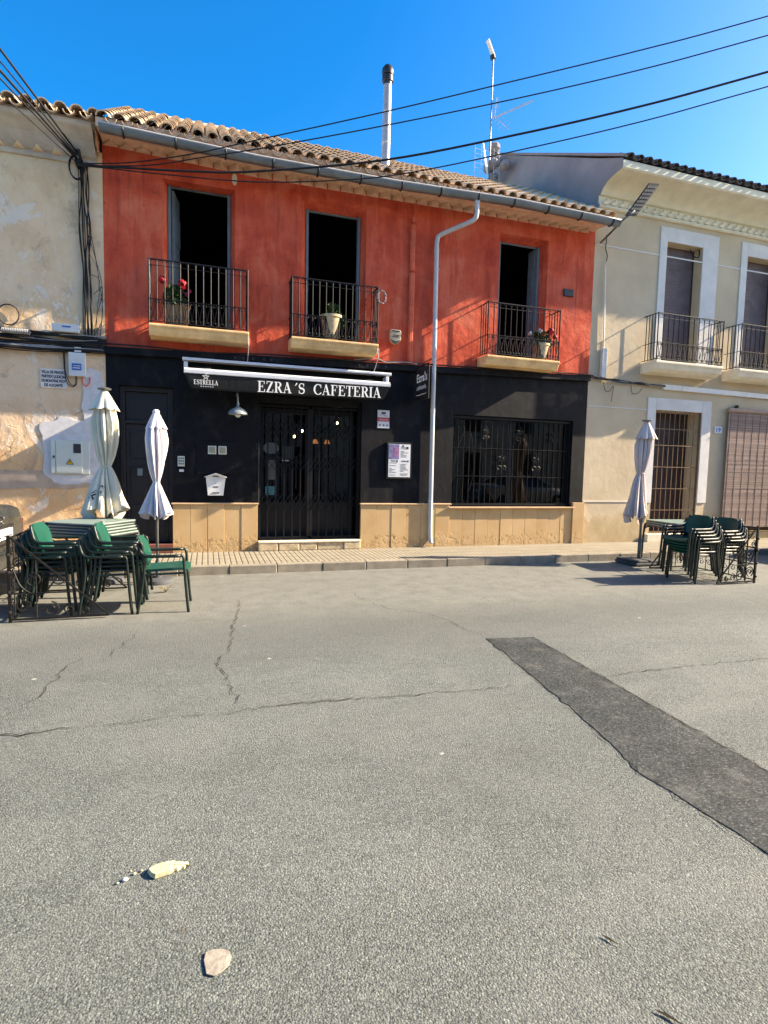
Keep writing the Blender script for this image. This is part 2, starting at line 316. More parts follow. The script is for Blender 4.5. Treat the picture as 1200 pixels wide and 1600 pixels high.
MAT = dict(
 red=mk_red(), black=mk_black(), left=mk_left(), right=mk_right(), road=mk_road(), patch=mk_patch(), pave=mk_pave(), stone=mk_stone(), tile=mk_tile(), reed=mk_reed(),
 kerb=simple('kerb_concrete', (.30,.265,.205), .85, .2, var=.25, scale=5, bump=.4, isl=.15), ledge=simple('balcony_stone', (.84,.54,.26), .75, .25, var=.25, scale=4, bump=.2),
 ledge2=simple('cream_balcony_stone', (.76,.68,.52), .75, .25, var=.12, scale=4), soffit=simple('cream_eave_paint', (.70,.48,.33), .85, .2, var=.2),
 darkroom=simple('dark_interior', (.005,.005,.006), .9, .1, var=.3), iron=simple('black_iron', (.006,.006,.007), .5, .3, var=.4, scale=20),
 ironw=simple('weathered_iron', (.009,.0085,.008), .5, .35, var=.5, scale=25), frame=simple('blue_grey_joinery', (.15,.19,.21), .6, .4, var=.15),
 zinc=simple('zinc_gutter', (.17,.20,.225), .45, .5, metal=.55, var=.2, scale=3), pipew=simple('painted_pipe', (.50,.51,.52), .4, .5, var=.1, scale=4),
 strap=simple('dark_strap', (.02,.02,.022), .5), plinthcap=simple('stone_cap', (.58,.40,.24), .7, .3, var=.12),
 white=simple('white_paint', (.74,.74,.72), .5, .4, var=.06), offwhite=simple('surround_paint', (.68,.66,.62), .8, .25, var=.1, scale=3, bump=.3),
 awnw=simple('white_aluminium', (.72,.73,.76), .35, .5, var=.05), awnb=mk_cloth('black_awning_fabric', (.026,.027,.027), .2),
 grn=simple('green_plastic', (.004,.07,.047), .38, .5, var=.12, scale=4, bump=.05), leg=simple('dark_green_metal', (.004,.014,.011), .42, .5, var=.2),
 tabtop=simple('grey_green_tabletop', (.20,.27,.235), .35, .5, var=.12, scale=3), tableg=simple('dark_table_steel', (.02,.024,.024), .4, .5),
 cream=mk_cloth('cream_canvas', (.78,.74,.60)), lilac=mk_cloth('pale_lilac_canvas', (.76,.71,.74)), rose=mk_cloth('faded_rose_canvas', (.70,.58,.53)),
 pole=simple('grey_pole', (.14,.15,.15), .4, .5, metal=.3), base=simple('dark_base', (.07,.075,.08), .7, .3, var=.2), wood=simple('brown_pole', (.12,.07,.04), .6),
 boxg=simple('grey_green_cabinet', (.58,.62,.56), .5, .4, var=.06, scale=3), boxp=simple('pale_plastic', (.60,.63,.63), .5, .4, var=.06), cement=simple('fresh_cement', (.62,.61,.61), .9, .15, var=.12, scale=9, bump=.5),
 cement2=simple('grey_cement', (.50,.385,.285), .9, .15, var=.2, scale=5, bump=.5), cable=simple('black_cable', (.014,.014,.016), .6, .3), cableg=simple('grey_cable', (.25,.25,.25), .6),
 rust=simple('red_painted_pipe', (.62,.12,.06), .75, .3, var=.2, scale=7), terra=simple('terracotta', (.55,.33,.18), .85, .2, var=.25, scale=10), potc=simple('cream_pot', (.55,.43,.26), .85, .2, var=.25, scale=12),
 leaf=simple('geranium_leaf', (.045,.11,.022), .6, .3, var=.4, scale=30, isl=.5), petr=simple('red_petal', (.62,.02,.03), .6, .3, isl=.4), petw=simple('white_petal', (.75,.68,.66), .6, isl=.2), petp=simple('magenta_petal', (.40,.02,.12), .6, isl=.3),
 glass=mk_glass('window_glass'), carglass=mk_glass('car_glass'), steel=simple('flue_steel', (.50,.51,.52), .4, .6, var=.05), dkmetal=simple('dark_metal', (.03,.03,.032), .4, .5, metal=.4),
 blind=simple('plum_shutter', (.17,.125,.12), .6, .3, var=.2, scale=5), brass=simple('brown_bars', (.20,.12,.06), .5, .4, var=.2), door=simple('dark_brown_door', (.05,.03,.027), .5, .4, var=.25), blackdoor=simple('black_door', (.014,.014,.017), .5, .4),
 grey=simple('grey_render', (.27,.245,.25), .9, .15, var=.15, scale=1.6, bump=.5), stepst=simple('rough_step_stone', (.52,.42,.27), .85, .2, var=.35, scale=12, bump=.9, bscale=25),
 orange=emit('amber_shade', (1, .30, .10), .16), bulb=emit('lit_bulb', (1, .75, .35), 9), paper=simple('paper', (.66,.68,.70), .6, var=.05), ink=simple('dark_ink', (.03,.03,.035), .6), inkb=simple('blue_ink', (.02,.12,.42), .6), inkr=simple('red_ink', (.50,.05,.07), .6),
 teal=simple('teal_sticker', (.10,.33,.33), .5), yellow=simple('yellow_sign', (.75,.52,.03), .5), letter=simple('white_lettering', (.82,.82,.80), .5, var=.03), carblk=simple('black_car_paint', (.028,.032,.03), .22, .6, var=.1), carsil=simple('silver_car_paint', (.42,.43,.44), .25, .5, metal=.5, var=.05),
 tyre=simple('tyre_rubber', (.02,.02,.02), .85), rim=simple('alloy_rim', (.4,.4,.42), .3, metal=.8), red_l=simple('tail_light_red', (.30,.01,.012), .2, .6), chrome=simple('chrome', (.7,.7,.7), .12, metal=1), brick=simple('yellow_plaster_lump', (.55,.49,.30), .9, .15, var=.3, scale=35, bump=.8, bscale=70),
 pstone=simple('pink_flat_stone', (.31,.275,.225), .9, .15, var=.3, scale=45, bump=.5), crack=simple('crack_shadow', (.030,.026,.019), .95, .1), dust=simple('pale_dust', (.36,.33,.27), .95, .1, var=.25, scale=20), beigew=simple('opposite_wall', (.48,.40,.30), .9, .2), siren=simple('beige_alarm', (.50,.42,.28), .5), gal=simple('grey_lamp_enamel', (.20,.23,.23), .4, .5), solar=simple('solar_panel', (.03,.033,.04), .6, .2), cell=simple('led_cell', (.10,.105,.11), .6), plate=simple('number_plate', (.72,.74,.76), .4))

# ------------------------------------------------------------------ text
def text(body, size, m, parent, name, origin, right=(1,0,0), upv=(0,0,1), extrude=.002, align='LEFT', width=None, label=None, bold=0, shear=0):
    cu = bpy.data.curves.new('t', 'FONT'); cu.body = body; cu.size = size; cu.extrude = extrude; cu.align_x = align; cu.offset = bold; cu.shear = shear; cu.resolution_u = 3
    o = bpy.data.objects.new('t', cu); COL.objects.link(o)
    me = bpy.data.meshes.new_from_object(o.evaluated_get(bpy.context.evaluated_depsgraph_get()))
    bpy.data.objects.remove(o); bpy.data.curves.remove(cu)
    xs = [v.co.x for v in me.vertices]; sx = width/(max(xs)-min(xs)) if width else 1; x0 = min(xs) if align == 'LEFT' else 0
    r = Vector(right).normalized(); u = Vector(upv).normalized(); n = r.cross(u); g = M()
    g.add([Vector(origin)+r*((v.co.x-x0)*sx)+u*v.co.y+n*v.co.z for v in me.vertices], [tuple(p.vertices) for p in me.polygons])
    bpy.data.meshes.remove(me); return g.build(name, m, parent, label=label)
TH, TN = .17, .06
def serif(ch):      # thick-and-thin lettering drawn from boxes and strokes in a unit-high cell; returns (pieces, advance)
    P = []; b = lambda x0, x1, z0, z1: P.append([(x0,z0),(x1,z0),(x1,z1),(x0,z1)])
    def st(pts, w):
        n = len(pts); w = w if isinstance(w, list) else [w]*n; L = []; Q = []
        for i in range(n):
            a = pts[max(i-1,0)]; c = pts[min(i+1,n-1)]; dx, dz = c[0]-a[0], c[1]-a[1]; l = math.hypot(dx, dz) or 1
            L.append((pts[i][0]-dz/l*w[i]/2, pts[i][1]+dx/l*w[i]/2)); Q.append((pts[i][0]+dz/l*w[i]/2, pts[i][1]-dx/l*w[i]/2))
        for i in range(n-1): P.append([L[i], Q[i], Q[i+1], L[i+1]])
    def el(cx, cz, rx, rz, a0, a1, n=16): return [(cx+rx*math.cos(R(a0+(a1-a0)*i/n)), cz+rz*math.sin(R(a0+(a1-a0)*i/n))) for i in range(n+1)]
    def wv(n, a0, a1): return [TN+(TH-TN)*abs(math.cos(R(a0+(a1-a0)*i/n)))**1.3 for i in range(n+1)]
    def foot(x): b(x-.1, x+.1+TH, 0, .05)
    def head(x): b(x-.1, x+.1+TH, .95, 1)
    if ch in 'EF':
        b(.1,.1+TH,0,1); b(0,.66,.94,1); b(.6,.66,.74,.95); b(.2,.5,.485,.545); b(.46,.5,.38,.65)
        if ch == 'E': b(0,.7,0,.06); b(.63,.7,.02,.27); return P,.82
        b(0,.38,0,.05); return P,.78
    if ch == 'Z': b(.04,.66,.94,1); b(.04,.1,.75,.95); st([(.56,.95),(.12,.05)],TH); b(0,.68,0,.06); b(.62,.68,.03,.27); return P,.78
    if ch == 'R': b(.1,.1+TH,0,1); foot(.1); b(0,.35,.95,1); st(el(.36,.74,.25,.23,90,-90),wv(16,90,-90)); b(.2,.37,.95,1.0); b(.2,.37,.485,.54); st([(.42,.5),(.68,.02)],TH*.95); b(.6,.84,0,.05); return P,.86
    if ch == 'A': st([(.4,1),(.12,.03)],TN); st([(.38,1),(.68,.03)],TH); b(.2,.58,.3,.36); b(0,.25,0,.05); b(.5,.86,0,.05); return P,.9
    if ch == 'S':
        pts = el(.33,.73,.23,.235,35,250,14)+[(.36,.5)]+el(.33,.27,.25,.24,70,-145,14)
        n = len(pts); st(pts, [TN+(TH*1.05-TN)*math.exp(-((i-n/2)/(n/4.2))**2) for i in range(n)]); b(.5,.56,.68,.98); b(.06,.12,.02,.32); return P,.7
    if ch == 'C': st(el(.46,.5,.38,.47,48,312,22),wv(22,48,312)); b(.7,.76,.66,.98); b(.72,.78,.12,.26); return P,.86
    if ch == 'T': b(.27,.27+TH,0,1); foot(.27); b(0,.72,.94,1); b(0,.06,.72,.95); b(.66,.72,.72,.95); return P,.78
    if ch == 'I': b(.1,.1+TH,0,1); foot(.1); head(.1); return P,.44
    if ch == 'L': b(.1,.1+TH,0,1); head(.1); b(0,.64,0,.06); b(.58,.64,.02,.3); return P,.74
    if ch == '´': st([(.3,.72),(.48,.98)],[.05,.13]); return P,.62
    return P,.42
def serif_text(body, h, m, parent, name, o, right, upv, width):
    tot = sum(serif(c)[1] for c in body); sx = width/tot; r = Vector(right).normalized(); u = Vector(upv).normalized(); n = r.cross(u); g = M(); x = 0; i = 0
    for c in body:
        ps, adv = serif(c)
        for p in ps:
            i += 1; g.prism(p, lambda a, b, d: Vector(o)+r*((x+a)*sx)+u*(b*h)+n*(d), -.002, .003+.00012*(i % 9))
        x += adv
    return g.build(name, m, parent)

# ------------------------------------------------------------------ ground
YW = 9.82                     # facade plane of the terrace
g = M().quad((-900,-900,-.03),(900,-900,-.03),(900,900,-.03),(-900,900,-.03)); struct(g.build('ground', MAT['dust']))
g = M().quad((-160,-2.6,0),(160,-2.6,0),(160,8.34,0),(-160,8.34,0)); struct(g.build('road', MAT['road']))
random.seed(3)
def wob(a, b, n, amp):
    return [(a[0]+(b[0]-a[0])*i/n+random.uniform(-amp,amp), a[1]+(b[1]-a[1])*i/n+random.uniform(-amp,amp)) for i in range(n+1)]
lp = wob((2.543,4.62),(2.34,2.97),22,.016)+wob((2.33,2.9),(2.21,2.28),12,.016)[0:]+wob((2.22,2.2),(2.3,1.3),8,.012)+wob((2.32,1.2),(2.5,-2.5),10,.02)
rp = wob((3.02,4.56),(2.91,2.11),18,.008)+wob((2.9,2.0),(3.1,-2.5),10,.01); nn = min(len(lp), len(rp))
g = M().add([(x,y,.004) for x, y in lp+rp[::-1]], [tuple(range(len(lp)+len(rp)))[::-1]]); struct(g.build('road_patch', MAT['patch']))
def crack(pts, w, seed, amp=.03):
    random.seed(seed); P = []; w *= .5
    for a, b in zip(pts[:-1], pts[1:]):
        n = max(3, int(math.hypot(b[0]-a[0], b[1]-a[1])/.045)); P += [(a[0]+(b[0]-a[0])*i/n, a[1]+(b[1]-a[1])*i/n) for i in range(n)]
    P.append(pts[-1]); vs = []; n = len(P)
    for i, (x, y) in enumerate(P):
        j = noise.noise(Vector((i*.55, seed*3.1, 0)))*amp*1.6+random.uniform(-amp, amp)*.35; dx, dy = P[min(i+1,n-1)][0]-P[max(i-1,0)][0], P[min(i+1,n-1)][1]-P[max(i-1,0)][1]; l = math.hypot(dx, dy)
        q = w*random.uniform(.25,1.15)*min(1, i/3+.1, (n-1-i)/3+.1); nx, ny = -dy/l, dx/l
        vs += [(x+nx*(j+q/2), y+ny*(j+q/2), .0075), (x+nx*(j-q/2), y+ny*(j-q/2), .0075)]
    return M().add(vs, [(2*i, 2*i+1, 2*i+3, 2*i+2) for i in range(n-1)])
for i, (pts, w) in enumerate([([(.36,6.75),(.34,6.3),(.25,5.7),(.2,5.0),(.08,4.55),(.16,4.1),(.187,3.7)], .017), ([(-.63,5.65),(-.66,5.36),(-.76,5.1),(-.80,4.9)], .014), ([(-.9,5.0),(-1.06,4.72),(-1.1,4.17),(-1.2,3.9)], .015),
        ([(1.77,6.75),(1.79,6.5),(1.94,5.96),(2.39,5.51),(2.543,4.62)], .013), ([(-1.6,3.58),(-1.141,3.6),(-.75,3.62)], .03), ([(-.7,3.62),(.2,3.6),(1.0,3.62)], .012), ([(.3,3.63),(1.4,3.56),(2.26,3.5)], .016), ([(2.98,3.5),(3.7,3.53),(4.9,3.49),(6.5,3.5)], .016), ([(2.9,6.9),(3.4,6.4),(3.75,5.95)], .011),
        ([(2.543,4.63),(2.34,2.97),(2.21,2.28),(2.3,1.3)], .012), ([(3.022,4.6),(2.97,3.5),(2.912,2.11),(2.9,1.4)], .014), ([(1.30,1.47),(1.335,1.41)], .05), ([(1.27,1.20),(1.33,1.12)], .055)]):
    struct(crack(pts, w, i+2, .03 if w < .04 else .007).build('road_crack', MAT['crack']))
# kerb and pavement
random.seed(5); g = M(); x = -34.0
while x < 60:
    w = .7; dy = random.uniform(-.006,.006); g.box(x+.004, x+w-.004, 8.335+dy, 8.475, -.02, .13+random.uniform(-.003,.003)); x += w
struct(g.build('kerb', MAT['kerb'], bevel=.012))
g = M().box(-34, 60, 8.474, 9.83, -.02, .124); struct(g.build('pavement', MAT['pave']))
g = M().box(-60, 90, -4.4, -2.6, -.02, .12); struct(g.build('far_pavement', MAT['kerb']))

# ------------------------------------------------------------------ wall builder: front sheet with openings and their reveals
def wall(g, x0, x1, z0, z1, y, ops, zf=None):
    xs = sorted({x0, x1, *[v for o in ops for v in o[:2]]}); zs = sorted({z0, z1, *[v for o in ops for v in o[2:4]]})
    xs = [v for v in xs if x0 <= v <= x1]; zs = [v for v in zs if z0 <= v <= z1]
    for a, b in zip(xs[:-1], xs[1:]):
        for c, d in zip(zs[:-1], zs[1:]):
            mx, mz = (a+b)/2, (c+d)/2
            if any(o[0] < mx < o[1] and o[2] < mz < o[3] for o in ops): continue
            g.quad((a,y,c),(b,y,c),(b,y,d),(a,y,d))
    for o in ops:
        a, b, c, d, dep = o[:5]; ia, ib, ic, idd = o[5] if len(o) > 5 else (a, b, c, d); y2 = y+dep
        g.quad((a,y,c),(a,y,d),(ia,y2,idd),(ia,y2,ic)); g.quad((b,y,d),(b,y,c),(ib,y2,ic),(ib,y2,idd))
        g.quad((a,y,d),(b,y,d),(ib,y2,idd),(ia,y2,idd)); g.quad((b,y,c),(a,y,c),(ia,y2,ic),(ib,y2,ic))
    return g
def roofing(name, x0, x1, y0, z0, y1, z1, pitch, m, parent, rad=.085, L=.42, seed=1, hollow=True):
    random.seed(seed); g = M(); sl = math.hypot(y1-y0, z1-z0); dy, dz = (y1-y0)/sl, (z1-z0)/sl; n = int((x1-x0)/pitch); nc = int(sl/(L-.07))+1
    def half(cx, s, ln, r0, r1, sgn, lift0, lift1, th):
        vs = []; fs = []; seg = 8; rings = [(s, r0, lift0), (s+ln, r1, lift1)]; jx = random.uniform(-.008,.008); jr = random.uniform(-.006,.006)
        for inner in (0, 1):
            for t, r, l in rings:
                for i in range(seg+1):
                    a = math.pi*i/seg; rr = r-inner*th; u = cx+jx+(jr if t > s else 0)-rr*math.cos(a); h = sgn*rr*math.sin(a)*.95+l
                    vs.append((u, y0+dy*t-dz*h*.55, z0+dz*t+dy*h))
        q = seg+1
        for i in range(seg):
            fs.append((i, i+1, q+i+1, q+i)); fs.append((2*q+i+1, 2*q+i, 3*q+i, 3*q+i+1)); fs.append((i+1, i, 2*q+i, 2*q+i+1))
        g.add(vs, fs)
    for c in range(nc):
        s = c*(L-.07)
        ln = min(L, sl-s+.02)
        if ln < .05: continue
        for i in range(n+1):
            cx = x0+(i+.5)*pitch
            if cx < x1: half(cx+pitch/2, s+(.0 if c else -.03)+random.uniform(-.012,.012), ln, rad*.92, rad*.92, -1, .05, .03, .012)
            half(cx, s+random.uniform(-.015,.015), ln, rad*1.08, rad*.9, 1, .055, .03, .014)
    return g.build(name, m, parent, smooth=True, autosmooth=50)
def sawtooth(g, x0, x1, y, z0, z1, d, p, zf=lambda x: 0):
    n = int((x1-x0)/p)
    for i in range(n):
        a = x0+i*p; g.prism([(a, y), (a+p*.98, y), (a+p/2, y-d)], lambda u, v, w: (u, v, w), z0+zf(a), z1)

# ------------------------------------------------------------------ the cafe
cafe = thing('cafe_building', (3, YW, 0), 'red and black two storey cafe with three open balcony doors', 'building')
WINS = [(-.67,.45,6.13,-.60,.38,6.12), (1.56,2.71,6.20,1.66,2.64,6.10), (5.38,6.46,6.18,5.45,6.37,6.10)]
g = wall(M(), -1.53, 7.55, 3.3, 6.62, YW+.003, [(a,b,3.7,t,.2,(ia,ib,3.7,it)) for a,b,t,ia,ib,it in WINS]); rw = g.build('upper_wall', MAT['red'], cafe)
DOOR = (-1.35,-.54,.28,2.85,.16); GATE = (.83,2.69,.30,2.80,.16); BIG = (4.51,7.23,.90,2.68,.2)
g = wall(M(), -1.53, 7.55, .1, 3.3, YW, [DOOR, GATE, BIG]).quad((-1.53,YW,3.3),(7.55,YW,3.3),(7.55,YW,3.56),(-1.53,YW,3.365)); bw = g.build('lower_wall', MAT['black'], cafe)
g = M()                                                              # sagging black ledge between the storeys
for i in range(14):
    a, b = -1.53+i*9.08/14, -1.53+(i+1)*9.08/14; za, zb = 3.42+.0215*(a+1.53), 3.42+.0215*(b+1.53)
    g.add([(a,9.74,za-.11),(b,9.74,zb-.11),(b,9.74,zb),(a,9.74,za),(a,9.83,za-.11),(b,9.83,zb-.11),(b,9.83,zb),(a,9.83,za)], [(0,1,2,3),(3,2,6,7),(1,0,4,5)]+([(0,3,7,4)] if i == 0 else [])+([(2,1,5,6)] if i == 13 else []))
g.build('string_course', MAT['black'], cafe)
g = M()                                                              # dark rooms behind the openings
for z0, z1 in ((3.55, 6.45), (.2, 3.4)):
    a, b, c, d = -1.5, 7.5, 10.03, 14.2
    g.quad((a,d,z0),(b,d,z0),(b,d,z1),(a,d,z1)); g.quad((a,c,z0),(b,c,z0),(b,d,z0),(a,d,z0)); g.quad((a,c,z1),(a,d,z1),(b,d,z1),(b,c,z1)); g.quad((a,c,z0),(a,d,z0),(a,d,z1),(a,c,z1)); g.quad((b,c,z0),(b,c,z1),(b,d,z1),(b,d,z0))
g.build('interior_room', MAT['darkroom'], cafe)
for i, (a, b, t, ia, ib, it) in enumerate(WINS):
    g = M().box(ia, ia+.045, 9.99, 10.07, 3.6, it).box(ib-.045, ib, 9.99, 10.07, 3.6, it).box(ia+.045, ib-.045, 10.03, 10.07, it-.02, it)
    f = g.build('window_frame', MAT['frame'], cafe)
    for sd in ((0,), (0,), (1,))[i]:
        if i == 1: hx0, hx1, s2 = (ia+.02, ia+.02, -1) if sd == 0 else (ib-.02, ib-.02, 1)
        elif i == 0: hx0, hx1, s2 = (ia+.07, ia+.14, 1) if sd == 0 else (ib-.02, ib-.0, 1)
        else: hx0, hx1, s2 = (ia+.02, ia-.02, 1) if sd == 0 else (ib-.05, ib-.06, 1)
        dl = .42 if i < 2 else .2; g = M().obox((hx0,10.08,4.93),(hx1,10.08+dl,4.93),.035,2.3)
        for zz in (3.95,4.6,5.25): g.obox((hx0+(.02 if sd == 0 else -.02),10.12,zz+.26),(hx1+(.02 if sd == 0 else -.02),10.05+dl,zz+.26),.02,.46)
        g.build('door_leaf', MAT['frame'], f)
SLABS = [(-.86,.65), (1.34,2.86), (4.98,6.57)]
def railing(x0, x1, yf, yb, zb, zt, nb, mat, par, r=.0095, scrolls=True, side_n=3):
    g = M()
    for z, h in ((zt, .014), (zb+.03, .012), (zb+.37, .008)):
        g.obox((x0,yf,z),(x1,yf,z),.022,h); g.obox((x0,yf+.011,z),(x0,yb,z),.022,h); g.obox((x1,yf+.011,z),(x1,yb,z),.022,h)
    g.obox((x0,yf,zt-.09),(x1,yf,zt-.09),.012,.008)
    for x in (x0, x1): g.tube([(x,yf,zb),(x,yf,zt+.012)], .013, 6)
    xs = [x0+(x1-x0)*(i+1)/(nb+1) for i in range(nb)]; dx = (x1-x0)/(nb+1)
    for x in xs: g.tube([(x,yf,zb+.02),(x,yf,zt)], r, 6); g.lathe([(.001,-.02),(.014,0),(.001,.02)], 6, (x,yf,zb+.37)); g.lathe([(.001,-.02),(.013,0),(.001,.02)], 6, (x,yf,zb+.12))
    for x in (x0, x1):
        for j in range(side_n): yy = yf+(yb-yf)*(j+1)/(side_n+1); g.tube([(x,yy,zb+.02),(x,yy,zt)], r, 6)
    if scrolls:
        for i in range(nb+1):
            xc = x0+(i+.5)*dx
            for sg in (-1, 1):
                g.tube([(xc+sg*(u-xc), yf, v) for u, v in scroll(xc+.022, zb+.335, .026, 1.1, -1, math.pi/2, 14)], .0065, 4)
                g.tube([(xc+sg*(u-xc), yf, v) for u, v in scroll(xc+.024, zb+.075, .028, 1.1, 1, -math.pi/2, 14)], .0065, 4)
                g.tube([(xc+sg*.046, yf, zb+.335), (xc+sg*.02, yf, zb+.22), (xc+sg*.004, yf, zb+.10)], .0065, 4)
            g.tube(arc((xc,yf,zt-.045), .035, 0, 180, 8), .006, 4)
    return g.build('railing', mat, par)
for x0, x1 in SLABS:
    g = M().prism([(9.425,3.775),(9.425,3.735),(9.45,3.71),(9.465,3.66),(9.50,3.60),(9.83,3.59),(9.83,3.78)], lambda u, v, d: (d, u, v), x0, x1)
    sb = g.build('balcony', MAT['ledge'], cafe, bevel=.012)
    railing(x0+.01, x1-.02, 9.455, 9.82, 3.78, 4.745, 12, MAT['iron'], sb)
# eaves, roof, gutter
g = M(); sawtooth(g, -1.53, 7.5, 9.83, 6.395, 6.505, .15, .235, lambda x: max(0, (.6-x)*.036) if x < .6 else min(.06, (x-.6)*.011))
g.prism([(9.24,6.56),(9.24,6.43),(9.62,6.503),(9.83,6.503),(9.83,6.9),(9.62,6.76)], lambda u, v, d: (d, u, v), -1.52, 7.5); g.build('eave', MAT['soffit'], cafe)
rf = roofing('roof', -1.53, 7.42, 9.20, 6.50, 12.4, 8.43, .2155, MAT['tile'], cafe)
g = M().box(-1.6, 7.55, 12.3, 12.5, 6.52, 8.4); g.quad((-1.57,9.5,6.56),(-1.57,12.4,8.36),(-1.57,12.4,6.3),(-1.57,9.5,6.3)); g.quad((-1.57,9.26,6.47),(7.56,9.26,6.47),(7.56,12.4,8.36),(-1.57,12.4,8.36)); g.build('gable', MAT['soffit'], rf)
g = M().tube([(-1.6+i*.36, 12.40, 8.45+random.uniform(-.004,.004)) for i in range(26)], .07, 10); g.build('ridge', MAT['tile'], rf, smooth=True)
g = M().tube([(3.09,10.0,6.6),(3.10,10.0,8.48)], .075, 16); fl = g.build('chimney', simple('flue_metal', (.34,.35,.36), .35, .6, metal=.3, var=.05), rf, smooth=True, autosmooth=40)
for z in (7.45, 7.98): M().tube([(3.095,10.0,z),(3.095,10.0,z+.025)], .079, 16).build('joint_band', MAT['steel'], fl)
g = M().lathe([(.076,0),(.08,.05),(.10,.06),(.10,.15),(.075,.16),(.10,.17),(.11,.22),(.10,.28),(.06,.33),(.0,.34)], 16, (3.10,10.0,8.46)); g.build('cowl', MAT['dkmetal'], fl, smooth=True, autosmooth=30)
GP = [(-1.47,6.44),(.75,6.385),(2.9,6.405),(5.36,6.49),(7.62,6.47)]
def gz(x):
    for (a, za), (b, zb) in zip(GP[:-1], GP[1:]):
        if x <= b: return za+(zb-za)*(x-a)/(b-a)
    return GP[-1][1]
g = M(); vs = []; fs = []; N = 24; q = 13
for i in range(N+1):
    x = -1.47+9.09*i/N
    for inner in (0, 1):
        for j in range(q):
            a = math.pi+math.pi*j/(q-1); r = .09-.004*inner; vs.append((x, 9.23+r*math.cos(a), gz(x)+r*math.sin(a)))
for i in range(N):
    for j in range(q-1):
        o = i*2*q+j; p = o+2*q; fs.append((o, o+1, p+1, p)); fs.append((o+q+1, o+q, p+q, p+q+1))
    o = i*2*q; fs.append((o, o+2*q, o+3*q, o+q)); o += q-1; fs.append((o, o+q, o+3*q, o+2*q))
g.add(vs, fs); g.tube([(-1.47+9.09*i/N, 9.14, gz(-1.47+9.09*i/N)) for i in range(N+1)], .004, 6)
for x in (-1.47, 7.62): g.add([(x, 9.23+.09*math.cos(math.pi+math.pi*j/12), gz(x)+.09*math.sin(math.pi+math.pi*j/12)) for j in range(13)], [tuple(range(13))])
gu = g.build('gutter', MAT['zinc'], cafe, smooth=True, autosmooth=40)
M().tube([(-1.47+9.09*i/N, 9.137, gz(-1.47+9.09*i/N)+.004) for i in range(N+1)], .013, 8).build('rolled_lip_glint', MAT['pipew'], gu, smooth=True)  # gutter lip coloured paler than the zinc to paint in its sky reflection
for i in range(13):
    x = -1.15+i*.715; M().tube([(x, 9.23+.094*math.cos(math.pi+math.pi*j/10), gz(x)+.094*math.sin(math.pi+math.pi*j/10)) for j in range(11)], .017, 6).build('bracket', MAT['strap'], gu)
g = M().tube(smoothpath([(4.57,9.24,6.40),(4.575,9.24,6.16),(4.53,9.29,6.06),(4.32,9.49,5.985),(4.10,9.70,5.91),(4.038,9.74,5.82),(4.035,9.745,5.5)], 5)+[(4.045,9.745,4.0),(4.05,9.745,2.6),(4.06,9.745,.5),(4.065,9.735,.3),(4.075,9.70,.2)], .042, 14)
g.tube([(4.57,9.24,6.42),(4.57,9.24,6.34)], .052, 14); g.tube([(4.035,9.745,5.62),(4.035,9.745,5.66)], .047, 14); g.tube([(4.05,9.745,2.68),(4.05,9.745,2.76)], .047, 14)
dp = g.build('downpipe', MAT['pipew'], cafe, smooth=True, autosmooth=40)
for z in (5.3, 3.7, 2.72, 1.0): g = M().tube([(4.05+.047*math.cos(R(a)),9.745+.047*math.sin(R(a)),z) for a in range(0,360,24)], .006, 5, closed=True); g.box(4.04,4.06,9.78,9.83,z-.012,z+.012).build('bracket', MAT['pipew'], dp)
g = M().box(3.53,3.64,9.765,9.83,3.56,5.2).box(3.535,3.635,9.77,9.83,5.22,6.06); op = g.build('old_downpipe', MAT['rust'], cafe, bevel=.03)
g = M().tube(smoothpath([(3.58,9.78,6.5),(3.6,9.79,6.3),(3.59,9.78,6.18),(3.58,9.77,6.04)]), .012, 6).box(3.55,3.63,9.76,9.82,6.08,6.16); g.build('hook', MAT['rust'], op)
# stone plinth, step, door, gate, big window
random.seed(9); g = M()
def panels(x0, x1, z0, z1, y0, w):
    n = max(1, round((x1-x0)/w)); d = (x1-x0)/n
    for i in range(n): g.box(x0+i*d+(.0015 if i else 0), x0+(i+1)*d-(.0015 if i < n-1 else 0), y0+random.uniform(-.004,.004), 9.83, z0, z1)
panels(-.55,.83,.1,.935,9.77,.27); g.build('plinth', MAT['stone'], cafe, bevel=.004); g = M(); panels(2.69,4.47,.1,.935,9.77,.28); panels(4.47,7.28,.1,.868,9.785,.29); g.box(7.28,7.56,9.755,9.83,.1,.985)
pl = g.build('plinth', MAT['stone'], cafe, bevel=.004)
M().box(-.57,.845,9.745,9.83,.936,.962).build('plinth_cap', MAT['plinthcap'], pl, bevel=.006)
g = M().box(2.675,4.50,9.745,9.83,.936,.962).box(4.44,7.31,9.72,9.86,.869,.897); g.build('plinth_cap', MAT['plinthcap'], pl, bevel=.006)
random.seed(4); g = M(); x = .835
while x < 2.68:
    w = min(random.uniform(.3,.5), 2.685-x); g.box(x, x+w-.006, 9.70+random.uniform(-.012,.012), 9.83, .12, .262); x += w
st = g.build('doorstep', MAT['stepst'], cafe, bevel=.02)
M().box(.84,2.68,9.685,10.02,.264,.298).build('tread', MAT['ledge2'], st, bevel=.006)
g = M().box(-1.35,-1.27,9.90,9.98,.28,2.85).box(-.62,-.54,9.90,9.98,.28,2.85).box(-1.27,-.62,9.90,9.98,2.77,2.85).box(-1.27,-.62,9.90,9.97,2.25,2.31)
df = g.build('side_door', MAT['blackdoor'], cafe, bevel=.006)
g = M().box(-1.268,-.622,9.935,9.975,.28,2.245).box(-1.268,-.622,9.95,9.97,2.312,2.768)
for zz, hh in ((.42,.5),(1.05,.5),(1.68,.45)):
    for xx in (-1.2,-.92): g.box(xx, xx+.24, 9.922, 9.94, zz, zz+hh)
